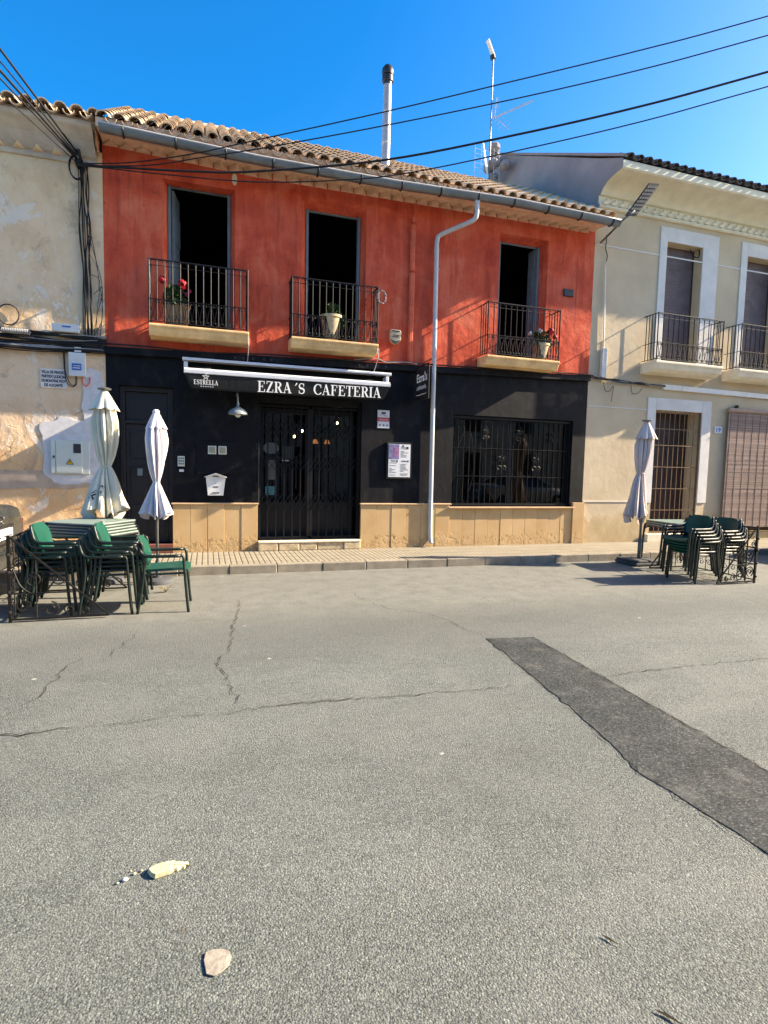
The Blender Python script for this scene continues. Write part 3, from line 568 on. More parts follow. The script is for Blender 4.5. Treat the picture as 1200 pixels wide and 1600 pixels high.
g.build('leaf', MAT['blackdoor'], df, bevel=.008)
M().box(-1.1,-1.02,9.90,9.935,1.40,1.52).build('escutcheon', MAT['frame'], df, bevel=.006)
M().box(-1.35,-.54,9.74,9.98,.12,.276).build('threshold', simple('red_clay_threshold', (.20,.075,.055), .8, .2), cafe, bevel=.008)
def lattice_gate(x0, x1, z0, z1, y, nb, par):
    g = M(); g.obox((x0,y,z0+.02),(x1,y,z0+.02),.04,.035); g.obox((x0,y,z1-.02),(x1,y,z1-.02),.04,.035); d = (x1-x0)/nb
    for i in range(nb+1):
        w = .045 if i in (0, nb) else .02; x = x0+i*d; g.box(x-w/2, x+w/2, y-.014, y+.014, z0+.04, z1-.04)
    for zc in (z0+.62, z0+1.32, z0+1.92):
        for i in range(nb):
            a = x0+i*d
            for s in (0, 1):
                zo = zc+.12*s
                g.obox((a,y-.02,zo-.10),(a+d,y-.02,zo+.10),.008,.022,(0,1,0)); g.obox((a,y+.02,zo+.10),(a+d,y+.02,zo-.10),.008,.022,(0,1,0))
    return g.build('security_gate', MAT['iron'], par)
lattice_gate(.87,1.74,.31,2.68,9.94,6,cafe); gt2 = lattice_gate(1.79,2.66,.31,2.68,9.94,6,cafe)
g = M().box(.832,.868,9.90,9.98,.3,2.8).box(2.652,2.688,9.90,9.98,.3,2.8).box(.868,2.652,9.9,9.98,2.7,2.8); g.build('gate_frame', MAT['iron'], cafe)
g = M()
for z in (1.95, 1.25): g.box(.80,.86,9.80,9.90,z-.05,z+.05)
g.tube([(.845,9.79,.96),(.845,9.79,2.0)], .012, 8); g.build('gate_hinge', MAT['dkmetal'], cafe)
g = M().box(.88,.96,10.2,10.25,.3,2.65).box(1.72,1.80,10.2,10.25,.3,2.65).box(2.56,2.64,10.2,10.25,.3,2.65).box(.96,1.72,10.2,10.25,2.56,2.65).box(1.80,2.56,10.2,10.25,2.56,2.65).box(.96,1.72,10.2,10.25,.3,.95).box(1.80,2.56,10.2,10.25,.3,.95)
gd = g.build('glass_door', MAT['blackdoor'], cafe)
M().quad((.96,10.225,.95),(1.72,10.225,.95),(1.72,10.225,2.56),(.96,10.225,2.56)).quad((1.8,10.225,.95),(2.56,10.225,.95),(2.56,10.225,2.56),(1.8,10.225,2.56)).build('pane', MAT['glass'], gd)
pg = simple('dim_paper', (.17,.17,.165), .6, var=.15)
g = M()
g.add([(1.1+.14*math.cos(R(a)),10.218,1.93+.105*math.sin(R(a))) for a in range(0,360,15)], [tuple(range(24))]); g.box(1.03,1.2,10.212,10.221,1.36,1.72)
g.build('sticker', pg, gd); M().box(1.0,1.17,10.212,10.222,1.08,1.24).build('sticker', MAT['teal'], gd); M().box(1.30,1.42,10.212,10.222,1.70,1.725).build('sticker', MAT['paper'], gd); M().box(1.30,1.52,10.212,10.22,1.74,1.98).build('sticker', simple('grey_notice', (.045,.045,.045)), gd)
g = M().tube([(1.55,10.17,1.2),(1.55,10.17,1.8)], .012, 8); g.build('handle', MAT['dkmetal'], gd)
# big barred window
g = M().box(4.51,4.56,9.96,10.02,.9,2.68).box(7.18,7.23,9.96,10.02,.9,2.68).box(4.56,7.18,9.96,10.02,2.62,2.68).box(4.56,7.18,9.96,10.02,.9,.96).box(5.83,5.89,9.96,10.02,.96,2.62)
bg_ = g.build('shop_window', MAT['blackdoor'], cafe)
M().quad((4.56,9.99,.96),(5.83,9.99,.96),(5.83,9.99,2.62),(4.56,9.99,2.62)).quad((5.89,9.99,.96),(7.18,9.99,.96),(7.18,9.99,2.62),(5.89,9.99,2.62)).build('pane', MAT['glass'], bg_)
g = M(); yb = 9.88
for z in (.94,1.5,2.05,2.64): g.obox((4.52,yb,z),(7.22,yb,z),.028,.009 if .95 < z < 2.6 else .03)
nb = 22
for i in range(nb+1): x = 4.54+i*2.66/nb; g.tube([(x,yb,.93),(x,yb,2.65)], .0075, 6)
for xc, zc, s in ((5.62,1.77,1), (6.42,1.77,1), (5.25,2.33,.7), (6.02,2.33,.8), (6.85,2.33,.7)):
    g.tube([(xc,yb-.012,zc-.22*s),(xc,yb-.012,zc+.22*s)], .008, 6)
    for sx in (-1, 1):
        for sz in (-1, 1): g.tube([(xc+sx*(u), yb-.012, zc+sz*v) for u, v in scroll(.055*s, .1*s, .06*s, 1.2, 1, math.pi, 16)], .0075, 5)
g.build('window_grille', MAT['ironw'], bg_)
g = M().tube(smoothpath([(4.62,10.06,1.3),(4.70,10.06,1.9),(4.86,10.06,2.35)]), .012, 6).tube(smoothpath([(5.02,10.06,1.2),(5.1,10.06,1.6),(5.07,10.06,2.1),(5.02,10.06,2.35)]), .012, 6); g.build('cord', simple('pale_cord', (.3,.28,.25)), bg_)
# indoor lamps seen through the gate
for i, (x, z) in enumerate(((1.87,2.35),(1.71,2.23),(2.61,2.54))):
    t = thing('pendant_bulb', (x,11.5,z), ['bare glowing bulb indoors behind the gate, just right of the lowest bulb', 'lowest of the glowing bulbs behind the left gate leaf', 'glowing bulb indoors high behind the right gate leaf'][i], 'light bulb', 'lit bulbs inside the cafe')
    M().sphere((x,11.5,z), .022, 10, (1,1,1.4)).build('bulb', MAT['bulb'], t, smooth=True)
    M().tube([(x,11.5,z+.03),(x,11.5,3.38)], .004, 5).lathe([(.018,.025),(.018,.07),(.004,.075)], 8, (x,11.5,z)).build('flex', MAT['dkmetal'], t)
for i, x in enumerate((2.15, 2.40)):
    t = thing('amber_lampshade', (x,11.5,2.10), ['left of two small amber cone shades glowing behind the gate', 'right of two small amber cone shades glowing behind the gate'][i], 'lamp', 'amber shades inside the cafe')
    M().lathe([(.068,0),(.028,.085),(.0,.086)], 16, (x,11.5,2.10)).build('shade', MAT['orange'], t, smooth=True, autosmooth=40); M().tube([(x,11.5,2.22),(x,11.5,3.38)], .004, 5).build('flex', MAT['dkmetal'], t)

# ------------------------------------------------------------------ neighbour on the left
lh = thing('plaster_house', (-6, YW, 0), 'old tan house with peeling patched plaster left of the cafe', 'building')
g = wall(M(), -14, -1.53, .1, 6.35, YW+.003, [(-6.2,-5.0,.3,2.7,.2),(-6.3,-5.0,3.7,5.9,.2),(-11,-9.8,.3,2.7,.2),(-11,-9.8,3.7,5.9,.2)]); g.box(-14,-1.6,13.5,13.6,.1,6.6); g.build('wall', MAT['left'], lh)
g = M().box(-6.2,-5.0,10.0,10.05,.3,2.7).box(-6.3,-5.0,10.0,10.05,3.7,5.9).box(-11,-9.8,10.0,10.05,.3,2.7).box(-11,-9.8,10.0,10.05,3.7,5.9); g.build('shutter', MAT['door'], lh)
prof = [(9.84,6.12),(9.79,6.12),(9.77,6.15),(9.77,6.19),(9.72,6.21),(9.66,6.27),(9.58,6.36),(9.46,6.44),(9.40,6.47),(9.38,6.49),(9.38,6.545),(9.84,6.545)]
g = M(); n = len(prof)
for x in (-14, -1.60): g.add([(x,y,z) for y, z in prof], [tuple(range(n)) if x < -5 else tuple(range(n))[::-1]])
g.add([(x,y,z) for x in (-14,-1.60) for y, z in prof], [(i,i+1,n+i+1,n+i) for i in range(n-1)]); g.build('cornice', simple('grey_cornice_plaster', (.50,.45,.38), .9, .15, var=.25, scale=3, bump=.4), lh)
g = M(); sawtooth(g, -9, -1.62, 9.83, 6.19, 6.24, .17, .25); g.build('brick_dentils', MAT['left'], lh)
roofing('roof', -9.2, -1.58, 9.30, 6.56, 13.4, 8.1, .2155, MAT['tile'], lh, seed=4)
M().quad((-14,9.35,6.55),(-1.6,9.35,6.55),(-1.6,13.5,8.08),(-14,13.5,8.08)).build('roof_deck', MAT['soffit'], lh)
def blob(x0, x1, z0, z1, seed, amp=.05, n=56):
    random.seed(seed); P = []
    for i in range(n):
        a = 2*math.pi*i/n; c, s = math.cos(a), math.sin(a); p = 5
        r = (abs(c)**p+abs(s)**p)**(-1/p); w = amp*(noise.noise(Vector((c*2.2+seed, s*2.2, 0)))+.5*noise.noise(Vector((c*9, s*9, seed))))
        P.append(((x0+x1)/2+((x1-x0)/2*r+w)*c, (z0+z1)/2+((z1-z0)/2*r+w)*s))
    return P
g = M().prism(blob(-2.44,-1.62,1.27,2.26,2,.09), lambda u, v, d: (u, d, v), 9.83, 9.812); g.prism(blob(-1.86,-1.57,2.15,3.06,5,.05), lambda u, v, d: (u, d, v), 9.83, 9.8085); g.build('cement_patch', MAT['cement'], lh)
g = M().prism([(-14,1.18),(-4,1.15),(-3,1.16),(-2.5,1.19),(-2.1,1.17),(-1.7,1.22),(-1.535,1.2),(-1.535,1.46),(-2.2,1.455),(-3,1.455),(-14,1.455)], lambda u, v, d: (u, d, v), 9.83, 9.816); g.build('plinth_band', MAT['cement2'], lh)

# ------------------------------------------------------------------ neighbour on the right
rh = thing('cream_house', (15, YW, 0), 'cream rendered two storey house with white window surrounds right of the cafe', 'building')
YR = 9.825; WX = [(9.38,10.36,9.19,10.80), (11.66,12.66,11.47,13.05), (14.0,15.0,13.8,15.2)]
g = wall(M(), 7.55, 24, .1, 7.45, YR, [(a,b,3.95,6.58,.28) for a,b,c,d in WX]+[(9.34,10.64,.3,3.02,.45),(11.45,14.1,.3,3.1,.3)]); g.build('wall', MAT['right'], rh)
g = M()
for a, b, c, d in WX:
    g.box(c,a,YR-.02,YR+.004,3.95,6.87).box(b,d,YR-.02,YR+.004,3.95,6.87).box(a,b,YR-.02,YR+.004,6.58,6.87)
g.box(9.11,9.34,YR-.02,YR+.004,.98,3.28).box(10.64,10.90,YR-.02,YR+.004,.98,3.28).box(9.34,10.64,YR-.02,YR+.004,3.02,3.28); g.build('surround', MAT['offwhite'], rh, bevel=.008)
for a, b, c, d in WX:
    random.seed(int(a)); g = M(); z = 3.96
    while z < 6.56: g.box(a+.03,b-.03,10.055+random.uniform(-.002,.002),10.07,z,z+.045); z += .05
    f = g.build('roller_shutter', MAT['blind'], rh); M().box(a+.002,a+.03,10.04,10.09,3.95,6.578).box(b-.03,b-.002,10.04,10.09,3.95,6.578).box(a+.03,b-.03,10.071,10.09,3.95,6.578).build('shutter_frame', MAT['door'], f)
g = M().tube(smoothpath([(10.1,9.9,6.54),(10.15,9.86,6.4),(10.28,9.86,6.38),(10.33,9.88,6.48),(10.34,9.9,6.56)]), .012, 6); g.build('loose_cable', MAT['cable'], rh)
for a, b, c, d in WX:
    x0, x1 = a-.52, b+.32
    g = M().prism([(9.385,3.98),(9.385,3.93),(9.41,3.90),(9.44,3.82),(9.52,3.76),(9.83,3.75),(9.83,3.98)], lambda u, v, e: (e, u, v), x0, x1); sb = g.build('balcony', MAT['ledge2'], rh, bevel=.012)
    railing(x0+.03, x1-.03, 9.42, 9.82, 3.985, 4.945, 12, MAT['ironw'], sb, side_n=4)
# door recess with grille
g = M().box(9.345,10.635,10.20,10.24,.3,3.015)
for zz in (.45,1.15,1.85): g.box(9.45,9.93,10.19,10.205,zz,zz+.6).box(10.05,10.53,10.19,10.205,zz,zz+.6)
g.build('door', MAT['door'], rh, bevel=.006)
g = M()
for i in range(10): x = 9.37+i*1.24/9; g.box(x-.0055,x+.0055,9.855,9.866,.3,3.01)
for z in (.34,.82,1.3,1.78,2.26,2.62,2.98): g.box(9.35,10.63,9.845,9.855,z-.008,z+.008)
g.box(9.342,9.365,9.835,9.87,.3,3.0).box(10.615,10.638,9.835,9.87,.3,3.0); g.build('door_grille', MAT['brass'], rh)
M().box(11.45,14.1,10.1,10.12,.3,3.1).build('garage_door', MAT['door'], rh)
M().box(9.2,10.75,9.70,9.83,.12,.298).build('doorstep', MAT['ledge2'], rh, bevel=.01)
prof = [(9.84,6.98),(9.77,6.98),(9.75,7.0),(9.75,7.03),(9.79,7.05),(9.79,7.20),(9.73,7.215),(9.71,7.25),(9.66,7.31),(9.55,7.37),(9.38,7.41),(9.15,7.425),(9.12,7.45),(9.12,7.575),(9.84,7.72)]
g = M(); n = len(prof)
for x in (7.56, 24): g.add([(x,y,z) for y, z in prof], [tuple(range(n)) if x < 9 else tuple(range(n))[::-1]])
g.add([(x,y,z) for x in (7.56,24) for y, z in prof], [(i,i+1,n+i+1,n+i) for i in range(n-1)]); co = g.build('cornice', simple('pale_cornice', (.72,.67,.52), .85, .2, var=.12, scale=3), rh, smooth=True, autosmooth=25)
g = M()
for i in range(46):
    x = 7.62+i*.205; pts = [(x+.02,7.06),(x+.10,7.055),(x+.19,7.10),(x+.185,7.15),(x+.13,7.185),(x+.12,7.13),(x+.07,7.12)]
    g.prism(pts, lambda u, v, d: (u, d, v), 9.795, 9.755)
g.build('leaf_frieze', MAT['ledge2'], co, bevel=.008)
M().box(7.56,24,9.812,9.826,6.26,6.285).box(7.56,9.10,9.812,9.826,3.0,3.02).box(7.56,9.10,9.812,9.826,1.0,1.02).build('string_line', MAT['offwhite'], rh)
g = M().add([(7.552,9.84,6.3),(7.552,9.84,7.95),(7.552,14.0,10.14),(7.552,15.5,9.3),(7.552,15.5,6.3)], [(0,1,2,3,4)]); g.add([(7.551,y,z) for y, z in prof]+[(7.551,9.84,7.95),(7.551,9.12,7.60)], [tuple(range(len(prof)-1))+(len(prof)+1,len(prof))]); g.build('party_wall', MAT['grey'], rh)
roofing('roof', 7.62, 19, 9.10, 7.60, 14.0, 10.03, .2155, simple('dark_old_tile', (.16,.13,.11), .9, .15, var=.35, scale=9, isl=.4), rh, rad=.066, seed=8)
M().quad((7.555,9.13,7.59),(24,9.13,7.59),(24,14,10.05),(7.555,14,10.05)).build('roof_deck', MAT['door'], rh)
M().obox((7.60,9.12,7.66),(7.60,14.0,10.17),.12,.05).build('verge', MAT['grey'], rh)
M().tube([(15.2,12.0,9.0),(15.2,12.0,11.0)], .03, 8).build('vent_pipe', MAT['pole'], rh)
g = M()
random.seed(12)
for i in range(7): g.sphere((7.35+random.uniform(-.25,.1), 13.6+random.uniform(-.5,.5), 9.35+i*.11), .16, 8, (1,1,.8))
g.build('rubble_parapet', MAT['grey'], rh)

# ------------------------------------------------------------------ things on the facades
aw = thing('awning', (1.4, YW, 3.2), 'half folded black cafe awning with white bars over the gate', 'awning')
g = M().prism([(9.80,3.36),(9.65,3.335),(9.635,3.315),(9.64,3.285),(9.80,3.29)], lambda u, v, d: (d, u, v), -.38, 3.18); g.build('top_bar', MAT['awnw'], aw, bevel=.006)
g = M().prism([(9.32,3.115),(9.29,3.108),(9.277,3.085),(9.282,3.032),(9.31,3.025),(9.34,3.05)], lambda u, v, d: (d, u, v), -.345, 3.05); g.build('front_bar', MAT['awnw'], aw, bevel=.006)
g = M()
nx = 40
for i in range(nx):
    a, b = -.33+i*3.37/nx, -.33+(i+1)*3.37/nx; g.quad((a,9.335,3.10),(b,9.335,3.10),(b,9.70,3.16),(a,9.70,3.16))
g.build('canopy', MAT['awnb'], aw)
vs = []; fs = []; nz = 7; nx = 60
for i in range(nx+1):
    for j in range(nz+1):
        t = j/nz; xa, xb = -.33+.09*t**1.5, 3.03-.10*t**1.5; x = xa+(xb-xa)*i/nx
        vs.append((x, 9.292+.03*t+.010*t*math.sin(x*5)+.006*t*noise.noise(Vector((x*4,t*3,2))), 3.03-.235*t-.01*math.sin(x*1.3)*t))
for i in range(nx):
    for j in range(nz): o = i*(nz+1)+j; fs.append((o, o+1, o+nz+2, o+nz+1))
va = M().add(vs, fs).build('valance', MAT['awnb'], aw, smooth=True)
g = M().add(vs, fs); so_ = va.modifiers.new('thick', 'SOLIDIFY'); so_.thickness = .003; so_.offset = 1 if False else -1
for x in (-.2, 2.9): g2 = M().obox((x,9.78,3.19),(x+(.25 if x < 1 else -.25),9.5,3.14),.03,.04).obox((x+(.25 if x < 1 else -.25),9.5,3.14),(x,9.32,3.07),.03,.04); g2.build('arm', MAT['dkmetal'], aw)
for x in (-.36, 3.07): M().box(x,x+.06,9.63,9.82,3.10,3.262).build('end_bracket', MAT['awnw'], aw, bevel=.008)
serif_text('EZRA´S  CAFETERIA', .175, MAT['letter'], va, 'lettering', (.78,9.270,2.803), (1,0,.012), (0,-.02,1), 2.10)
serif_text('ESTRELLA', .072, MAT['letter'], va, 'lettering', (-.2,9.276,2.862), (1,0,0), (0,-.05,1), .37)
g = M()
for i in range(6): g.box(-.10+i*.035, -.078+i*.035, 9.283, 9.287, 2.828, 2.842)
for i in range(5):
    a, b = R(90+i*144), R(90+(i+1)*144); g.obox((-.02+.052*math.cos(a),9.280-.0006*i,2.985+.052*math.sin(a)),(-.02+.052*math.cos(b),9.280-.0006*i,2.985+.052*math.sin(b)),.005,.009,(0,1,0))
g.build('emblem', MAT['letter'], va)
for x, l in ((.645,'left'), (2.855,'right')):
    o = M().tube([(x,9.41,3.70),(x,9.405,3.55),(x,9.66,3.345)], .006, 6).build('hanging_cord', MAT['pipew']); tag(o, f'thin pale cord from the {"first" if l=="left" else "middle"} balcony down to the awning', 'cord', 'cords above the awning')
# wall lamp
t = thing('wall_lamp', (.48,9.6,2.7), 'grey enamel barn lamp hanging below the awning left of the gate', 'lamp')
M().lathe([(.018,.16),(.022,.10),(.04,.09),(.06,.075),(.11,.05),(.15,.0),(.158,-.03),(.15,-.032),(.10,.03),(.02,.05)], 28, (.48,9.47,2.47)).build('lamp_shade', MAT['gal'], t, smooth=True, autosmooth=50)
M().sphere((.48,9.47,2.44), .05, 12).build('bulb', MAT['boxp'], t, smooth=True)
M().tube(smoothpath([(.48,9.47,2.60),(.48,9.47,2.74),(.48,9.53,2.80),(.48,9.70,2.80),(.48,9.815,2.78)]), .012, 8).build('arm', MAT['gal'], t, smooth=True)
# mailbox
t = thing('mailbox', (.135,9.76,1.1), 'white gabled mailbox on the black wall above the stone plinth', 'mailbox')
g = M().prism([(.005,1.09),(.255,1.09),(.295,1.40),(.135,1.455),(-.025,1.40)], lambda u, v, d: (u, d, v), 9.818, 9.72); b = g.build('body', MAT['white'], t, bevel=.006)
M().obox((-.045,9.75,1.398),(.136,9.75,1.462),.15,.014).obox((.134,9.75,1.462),(.315,9.75,1.398),.15,.014).build('lid', MAT['white'], t, bevel=.004)
M().box(.09,.18,9.712,9.721,1.405,1.42).box(.08,.19,9.712,9.721,1.13,1.145).box(.13,.14,9.714,9.721,1.29,1.30).box(.095,.175,9.717,9.721,1.225,1.245).build('slot', MAT['ink'], t)
# meter cupboard
t = thing('meter_cupboard', (.16,9.8,1.45), 'black flush meter cupboard with two pale square windows above the mailbox', 'cupboard')
M().box(-.17,.50,9.795,9.818,1.45,2.0).build('door', MAT['black'], t, bevel=.006)
for x in (.01,.178): f = M().box(x,x+.135,9.784,9.797,1.785,1.925).build('window', MAT['boxg'], t, bevel=.012); M().box(x+.018,x+.117,9.7805,9.785,1.803,1.907).build('pane', simple('yellowed_pane', (.30,.30,.21), .3), f)
# intercom
t = thing('intercom', (-.41,9.8,1.5), 'small silver intercom plate between the side door and the meter cupboard', 'intercom')
M().box(-.47,-.36,9.80,9.818,1.57,1.74).build('plate', MAT['boxg'], t, bevel=.006)
g = M()
for i in range(3):
    for j in range(3): g.box(-.455+i*.032,-.437+i*.032,9.795,9.801,1.60+j*.045,1.625+j*.045)
g.build('button', MAT['ink'], t); M().box(-.445,-.375,9.802,9.818,1.48,1.52).build('name_label', MAT['paper'], t)
# alarm notice
t = thing('alarm_notice', (3.1,9.81,2.5), 'white and red notice plate beside the top right corner of the gate', 'sign')
M().box(2.985,3.215,9.808,9.818,2.35,2.68).build('board', MAT['paper'], t, bevel=.004); M().box(2.986,3.214,9.803,9.8085,2.475,2.545).build('red_band', MAT['inkr'], t)
text('Alarma', .05, MAT['paper'], t, 'lettering', (3.01,9.8025,2.492), width=.18, extrude=.001)
g = M().box(3.06,3.14,9.804,9.808,2.61,2.645)
for x in (3.02,3.09,3.16): g.box(x,x+.025,9.804,9.808,2.39,2.42)
g.tube([(3.03+i*.014,9.806,2.585+.012*math.sin(i*.5)) for i in range(11)], .004, 4); g.build('mark', MAT['ink'], t)
# menu case
t = thing('menu_case', (3.42,9.8,1.45), 'black framed menu case with four printed sheets right of the gate', 'menu board')
M().box(3.165,3.665,9.77,9.818,1.42,2.10).build('case', MAT['blackdoor'], t, bevel=.006); M().box(3.20,3.63,9.764,9.771,1.455,2.065).build('backing', MAT['paper'], t)
M().box(3.205,3.405,9.760,9.765,1.79,2.06).build('poster', simple('violet_poster', (.16,.15,.30), .5, var=.5, scale=16), t)
g = M()
for i in range(5): g.box(3.31,3.39,9.757,9.7605,1.84+i*.036,1.855+i*.036)
g.build('poster_print', simple('pink_print', (.55,.16,.25), .5), t)
g = M(); random.seed(3)
for (x0, z0, n) in ((3.44,1.83,8), (3.22,1.49,10), (3.44,1.49,10)):
    for i in range(n):
        if random.random() < .8: g.box(x0, x0+random.uniform(.05,.16), 9.761, 9.7645, z0+i*.025, z0+i*.025+.006)
g.box(3.25,3.33,9.761,9.7645,1.745,1.762).box(3.35,3.385,9.761,9.7645,1.74,1.765).box(3.46,3.54,9.761,9.7645,1.745,1.762).box(3.56,3.60,9.761,9.7645,1.74,1.765).box(3.47,3.50,9.761,9.7645,2.02,2.05).box(3.55,3.59,9.761,9.7645,1.98,2.02); g.build('print', MAT['ink'], t)
# projecting sign
t = thing('projecting_sign', (3.72,9.5,3.1), 'black sign board projecting from the wall beside the white downpipe', 'sign')
M().box(3.71,3.73,9.16,9.79,2.86,3.44).build('board', MAT['blackdoor'], t, bevel=.006)
M().box(3.712,3.728,9.17,9.82,3.47,3.49).box(3.712,3.728,9.3,9.31,3.44,3.47).box(3.712,3.728,9.62,9.63,3.44,3.47).build('arm', MAT['iron'], t)
text("Ezra's", .21, MAT['letter'], t, 'lettering', (3.7085,9.73,3.20), (0,-1,0), width=.5, extrude=.001, bold=.004)
text('cafetería', .12, MAT['letter'], t, 'lettering', (3.7085,9.73,3.06), (0,-1,0), width=.46, extrude=.001)
g = M().tube([(3.707,9.74-i*.035,2.965+.006*math.sin(i)) for i in range(15)], .006, 5); g.build('flourish', MAT['letter'], t)
# alarm siren
t = thing('alarm_siren', (3.27,9.8,4.0), 'beige alarm siren box on the red wall beside the middle balcony', 'alarm')
M().prism([(3.17,3.95),(3.225,3.89),(3.27,3.87),(3.32,3.89),(3.38,3.95),(3.385,4.10),(3.365,4.135),(3.185,4.135),(3.165,4.10)], lambda u, v, d: (u, d, v), 9.818, 9.74).build('case', MAT['siren'], t, bevel=.012)
M().prism([(3.172,3.955),(3.225,3.897),(3.27,3.878),(3.32,3.897),(3.378,3.955),(3.27,3.925)], lambda u, v, d: (u, d, v), 9.741, 9.733).build('lens', MAT['ink'], t); M().box(3.21,3.33,9.733,9.741,4.0,4.012).box(3.22,3.34,9.733,9.741,4.03,4.04).box(3.20,3.35,9.73,9.741,4.10,4.115).build('print', MAT['ink'], t)
tag(M().box(6.85,7.08,9.79,9.818,5.16,5.30).build('wall_plate', MAT['dkmetal'], bevel=.006), 'small dark rectangular plate high on the red wall right of the last balcony', 'plate')
tag(M().tube([(2.90+.07*math.cos(R(a))+.012*math.sin(a),9.42+.012*math.cos(a*3),4.58+.11*math.sin(R(a))) for a in range(0,1080,20)], .0055, 6).build('coiled_cable', MAT['cableg']), 'coil of grey cable hung on the right end of the middle balcony railing', 'cable')
def rawl(x, z, s):  # plastered-over fixing
    return M().prism([(x+s*math.cos(R(a))*.45, z+s*math.sin(R(a))) for a in range(0,360,30)], lambda u, v, d: (u, d, v), 9.825, 9.812)
rawl(.44,6.30,.095).build('filler_patch', MAT['ledge2'], cafe)
g = M()
for x in (.45,.58,.74,.92,1.05,2.6,2.75,2.95,3.1): z = 3.36+.0215*(x+1.53); g.tube([(x,9.735,z),(x,9.742,z)], .024, 10)
g.build('fixing', MAT['dkmetal'], cafe)

# left wall fittings
t = thing('electric_cabinet', (-2.05,9.8,1.4), 'grey green electricity cabinet set in fresh cement on the tan wall', 'cabinet')
M().box(-2.325,-1.78,9.79,9.815,1.41,1.945).build('frame', MAT['boxg'], t, bevel=.004); d = M().box(-2.245,-1.88,9.778,9.792,1.425,1.93).build('door', MAT['boxg'], t, bevel=.004)
M().box(-2.00,-1.895,9.772,9.779,1.74,1.885).build('window', MAT['ink'], d, bevel=.004); M().box(-2.315,-2.255,9.782,9.792,1.425,1.93).build('hinge_strip', MAT['boxg'], t, bevel=.003); M().box(-2.285,-2.262,9.772,9.783,1.66,1.695).build('lock', MAT['ink'], t)
M().prism([(-2.11,1.56),(-2.00,1.56),(-2.055,1.655)], lambda u, v, e: (u, e, v), 9.779, 9.775).build('warning_sign', MAT['ink'], d); M().prism([(-2.094,1.568),(-2.016,1.568),(-2.055,1.637)], lambda u, v, e: (u, e, v), 9.7755, 9.772).build('warning_sign', MAT['yellow'], d)
M().prism([(-2.05,1.625),(-2.068,1.595),(-2.056,1.597),(-2.060,1.572),(-2.042,1.604),(-2.054,1.602)], lambda u, v, e: (u, e, v), 9.7725, 9.7705).build('bolt_symbol', MAT['ink'], d)
t = thing('meter_box', (-1.92,9.8,2.95), 'pale plastic box with a blue sticker hung below the cable bundle', 'box')
M().box(-2.035,-1.80,9.73,9.818,2.93,3.29).build('case', MAT['boxp'], t, bevel=.01); M().box(-1.985,-1.855,9.722,9.731,3.02,3.12).build('sticker', MAT['inkb'], t); M().box(-1.975,-1.87,9.719,9.7225,3.045,3.058).box(-1.965,-1.865,9.719,9.7225,3.08,3.09).build('print', MAT['paper'], t)
M().box(-1.95,-1.86,9.74,9.81,3.30,3.38).build('gland', MAT['boxp'], t)
t = thing('loop_cable', (-2.0,9.8,2.8), 'thin dark wires looping below the box with the blue sticker', 'cable')
M().tube(smoothpath([(-2.12,9.80,3.36),(-2.10,9.79,3.0),(-2.07,9.78,2.83),(-2.0,9.77,2.77),(-1.94,9.77,2.81),(-1.93,9.77,2.93)]), .007, 6).tube(smoothpath([(-2.10,9.80,3.36),(-2.09,9.79,3.0),(-2.03,9.78,2.82),(-1.96,9.77,2.80),(-1.95,9.77,2.93)]), .006, 6).build('wire', MAT['cable'], t)
M().tube(smoothpath([(-1.86,9.77,2.93),(-1.85,9.77,2.83),(-1.80,9.77,2.79),(-1.76,9.79,2.85),(-1.755,9.80,2.93)]), .009, 6).build('wire', MAT['rust'], t)
t = thing('town_plaque', (-2.25,9.81,2.9), 'white tiled plaque with four lines of black lettering on the tan wall', 'plaque')
M().box(-2.435,-2.07,9.808,9.8215,2.735,3.025).build('board', simple('plaque_tile', (.76,.70,.64), .6, var=.08), t, bevel=.003)
for i, (s_, w) in enumerate((('VILLA DE PINOSO',.32),('PARTIDO JUDICIAL',.335),('DE MONOVAR PROVª',.335),('DE ALICANTE',.25))):
    text(s_, .062, MAT['ink'], t, 'lettering', (-2.42+(.035 if i == 3 else 0),9.8065,2.955-i*.066), width=w, extrude=.001, bold=.0022)
t = thing('junction_box', (-2.06,9.75,3.58), 'pale elongated junction box on top of the cable bundle', 'box')
M().box(-2.24,-1.87,9.68,9.80,3.58,3.70).build('case', MAT['boxp'], t, bevel=.012); M().box(-2.1,-1.98,9.675,9.681,3.645,3.665).build('sticker', MAT['inkb'], t)
# wall cable bundles
random.seed(21)
def bundle(name, label, a, b, n, spread, sag, wander=.02, r=(.006,.013)):
    t = thing(name, a, label, 'cables'); A, B = Vector(a), Vector(b); dr = (B-A).normalized(); sd = Vector((0,0,1)) if abs(dr.z) < .6 else Vector((1,0,0))
    for i in range(n):
        o = random.uniform(-spread,spread); P = []
        for j in range(13):
            s = j/12; p = A.lerp(B, s)+sd*(o+wander*noise.noise(Vector((i*3.3,s*4,0))))+Vector((0,-abs(random.gauss(.02,.012)) if 0 < j < 12 else -.015,-sag*4*s*(1-s)*random.uniform(.7,1.2))); P.append(p)
        M().tube(smoothpath(P,3), random.uniform(*r), 6).build('cable', MAT['cable' if random.random() < .85 else 'cableg'], t, smooth=True)
    return t
bundle('cable_bundle', 'thick bundle of black cables running along the tan wall to the cafe', (-7,9.78,3.40), (-1.50,9.78,3.43), 24, .13, .03, .13, (.006,.019))
bundle('vertical_cable_bundle', 'upright bundle of black cables down the right edge of the tan wall', (-1.78,9.79,6.15), (-1.74,9.79,3.45), 9, .075, 0, .05, (.006,.011))
t = thing('stray_wires', (-1.66,9.79,4.5), 'loose thin wires straggling beside the upright cable bundle', 'wires')
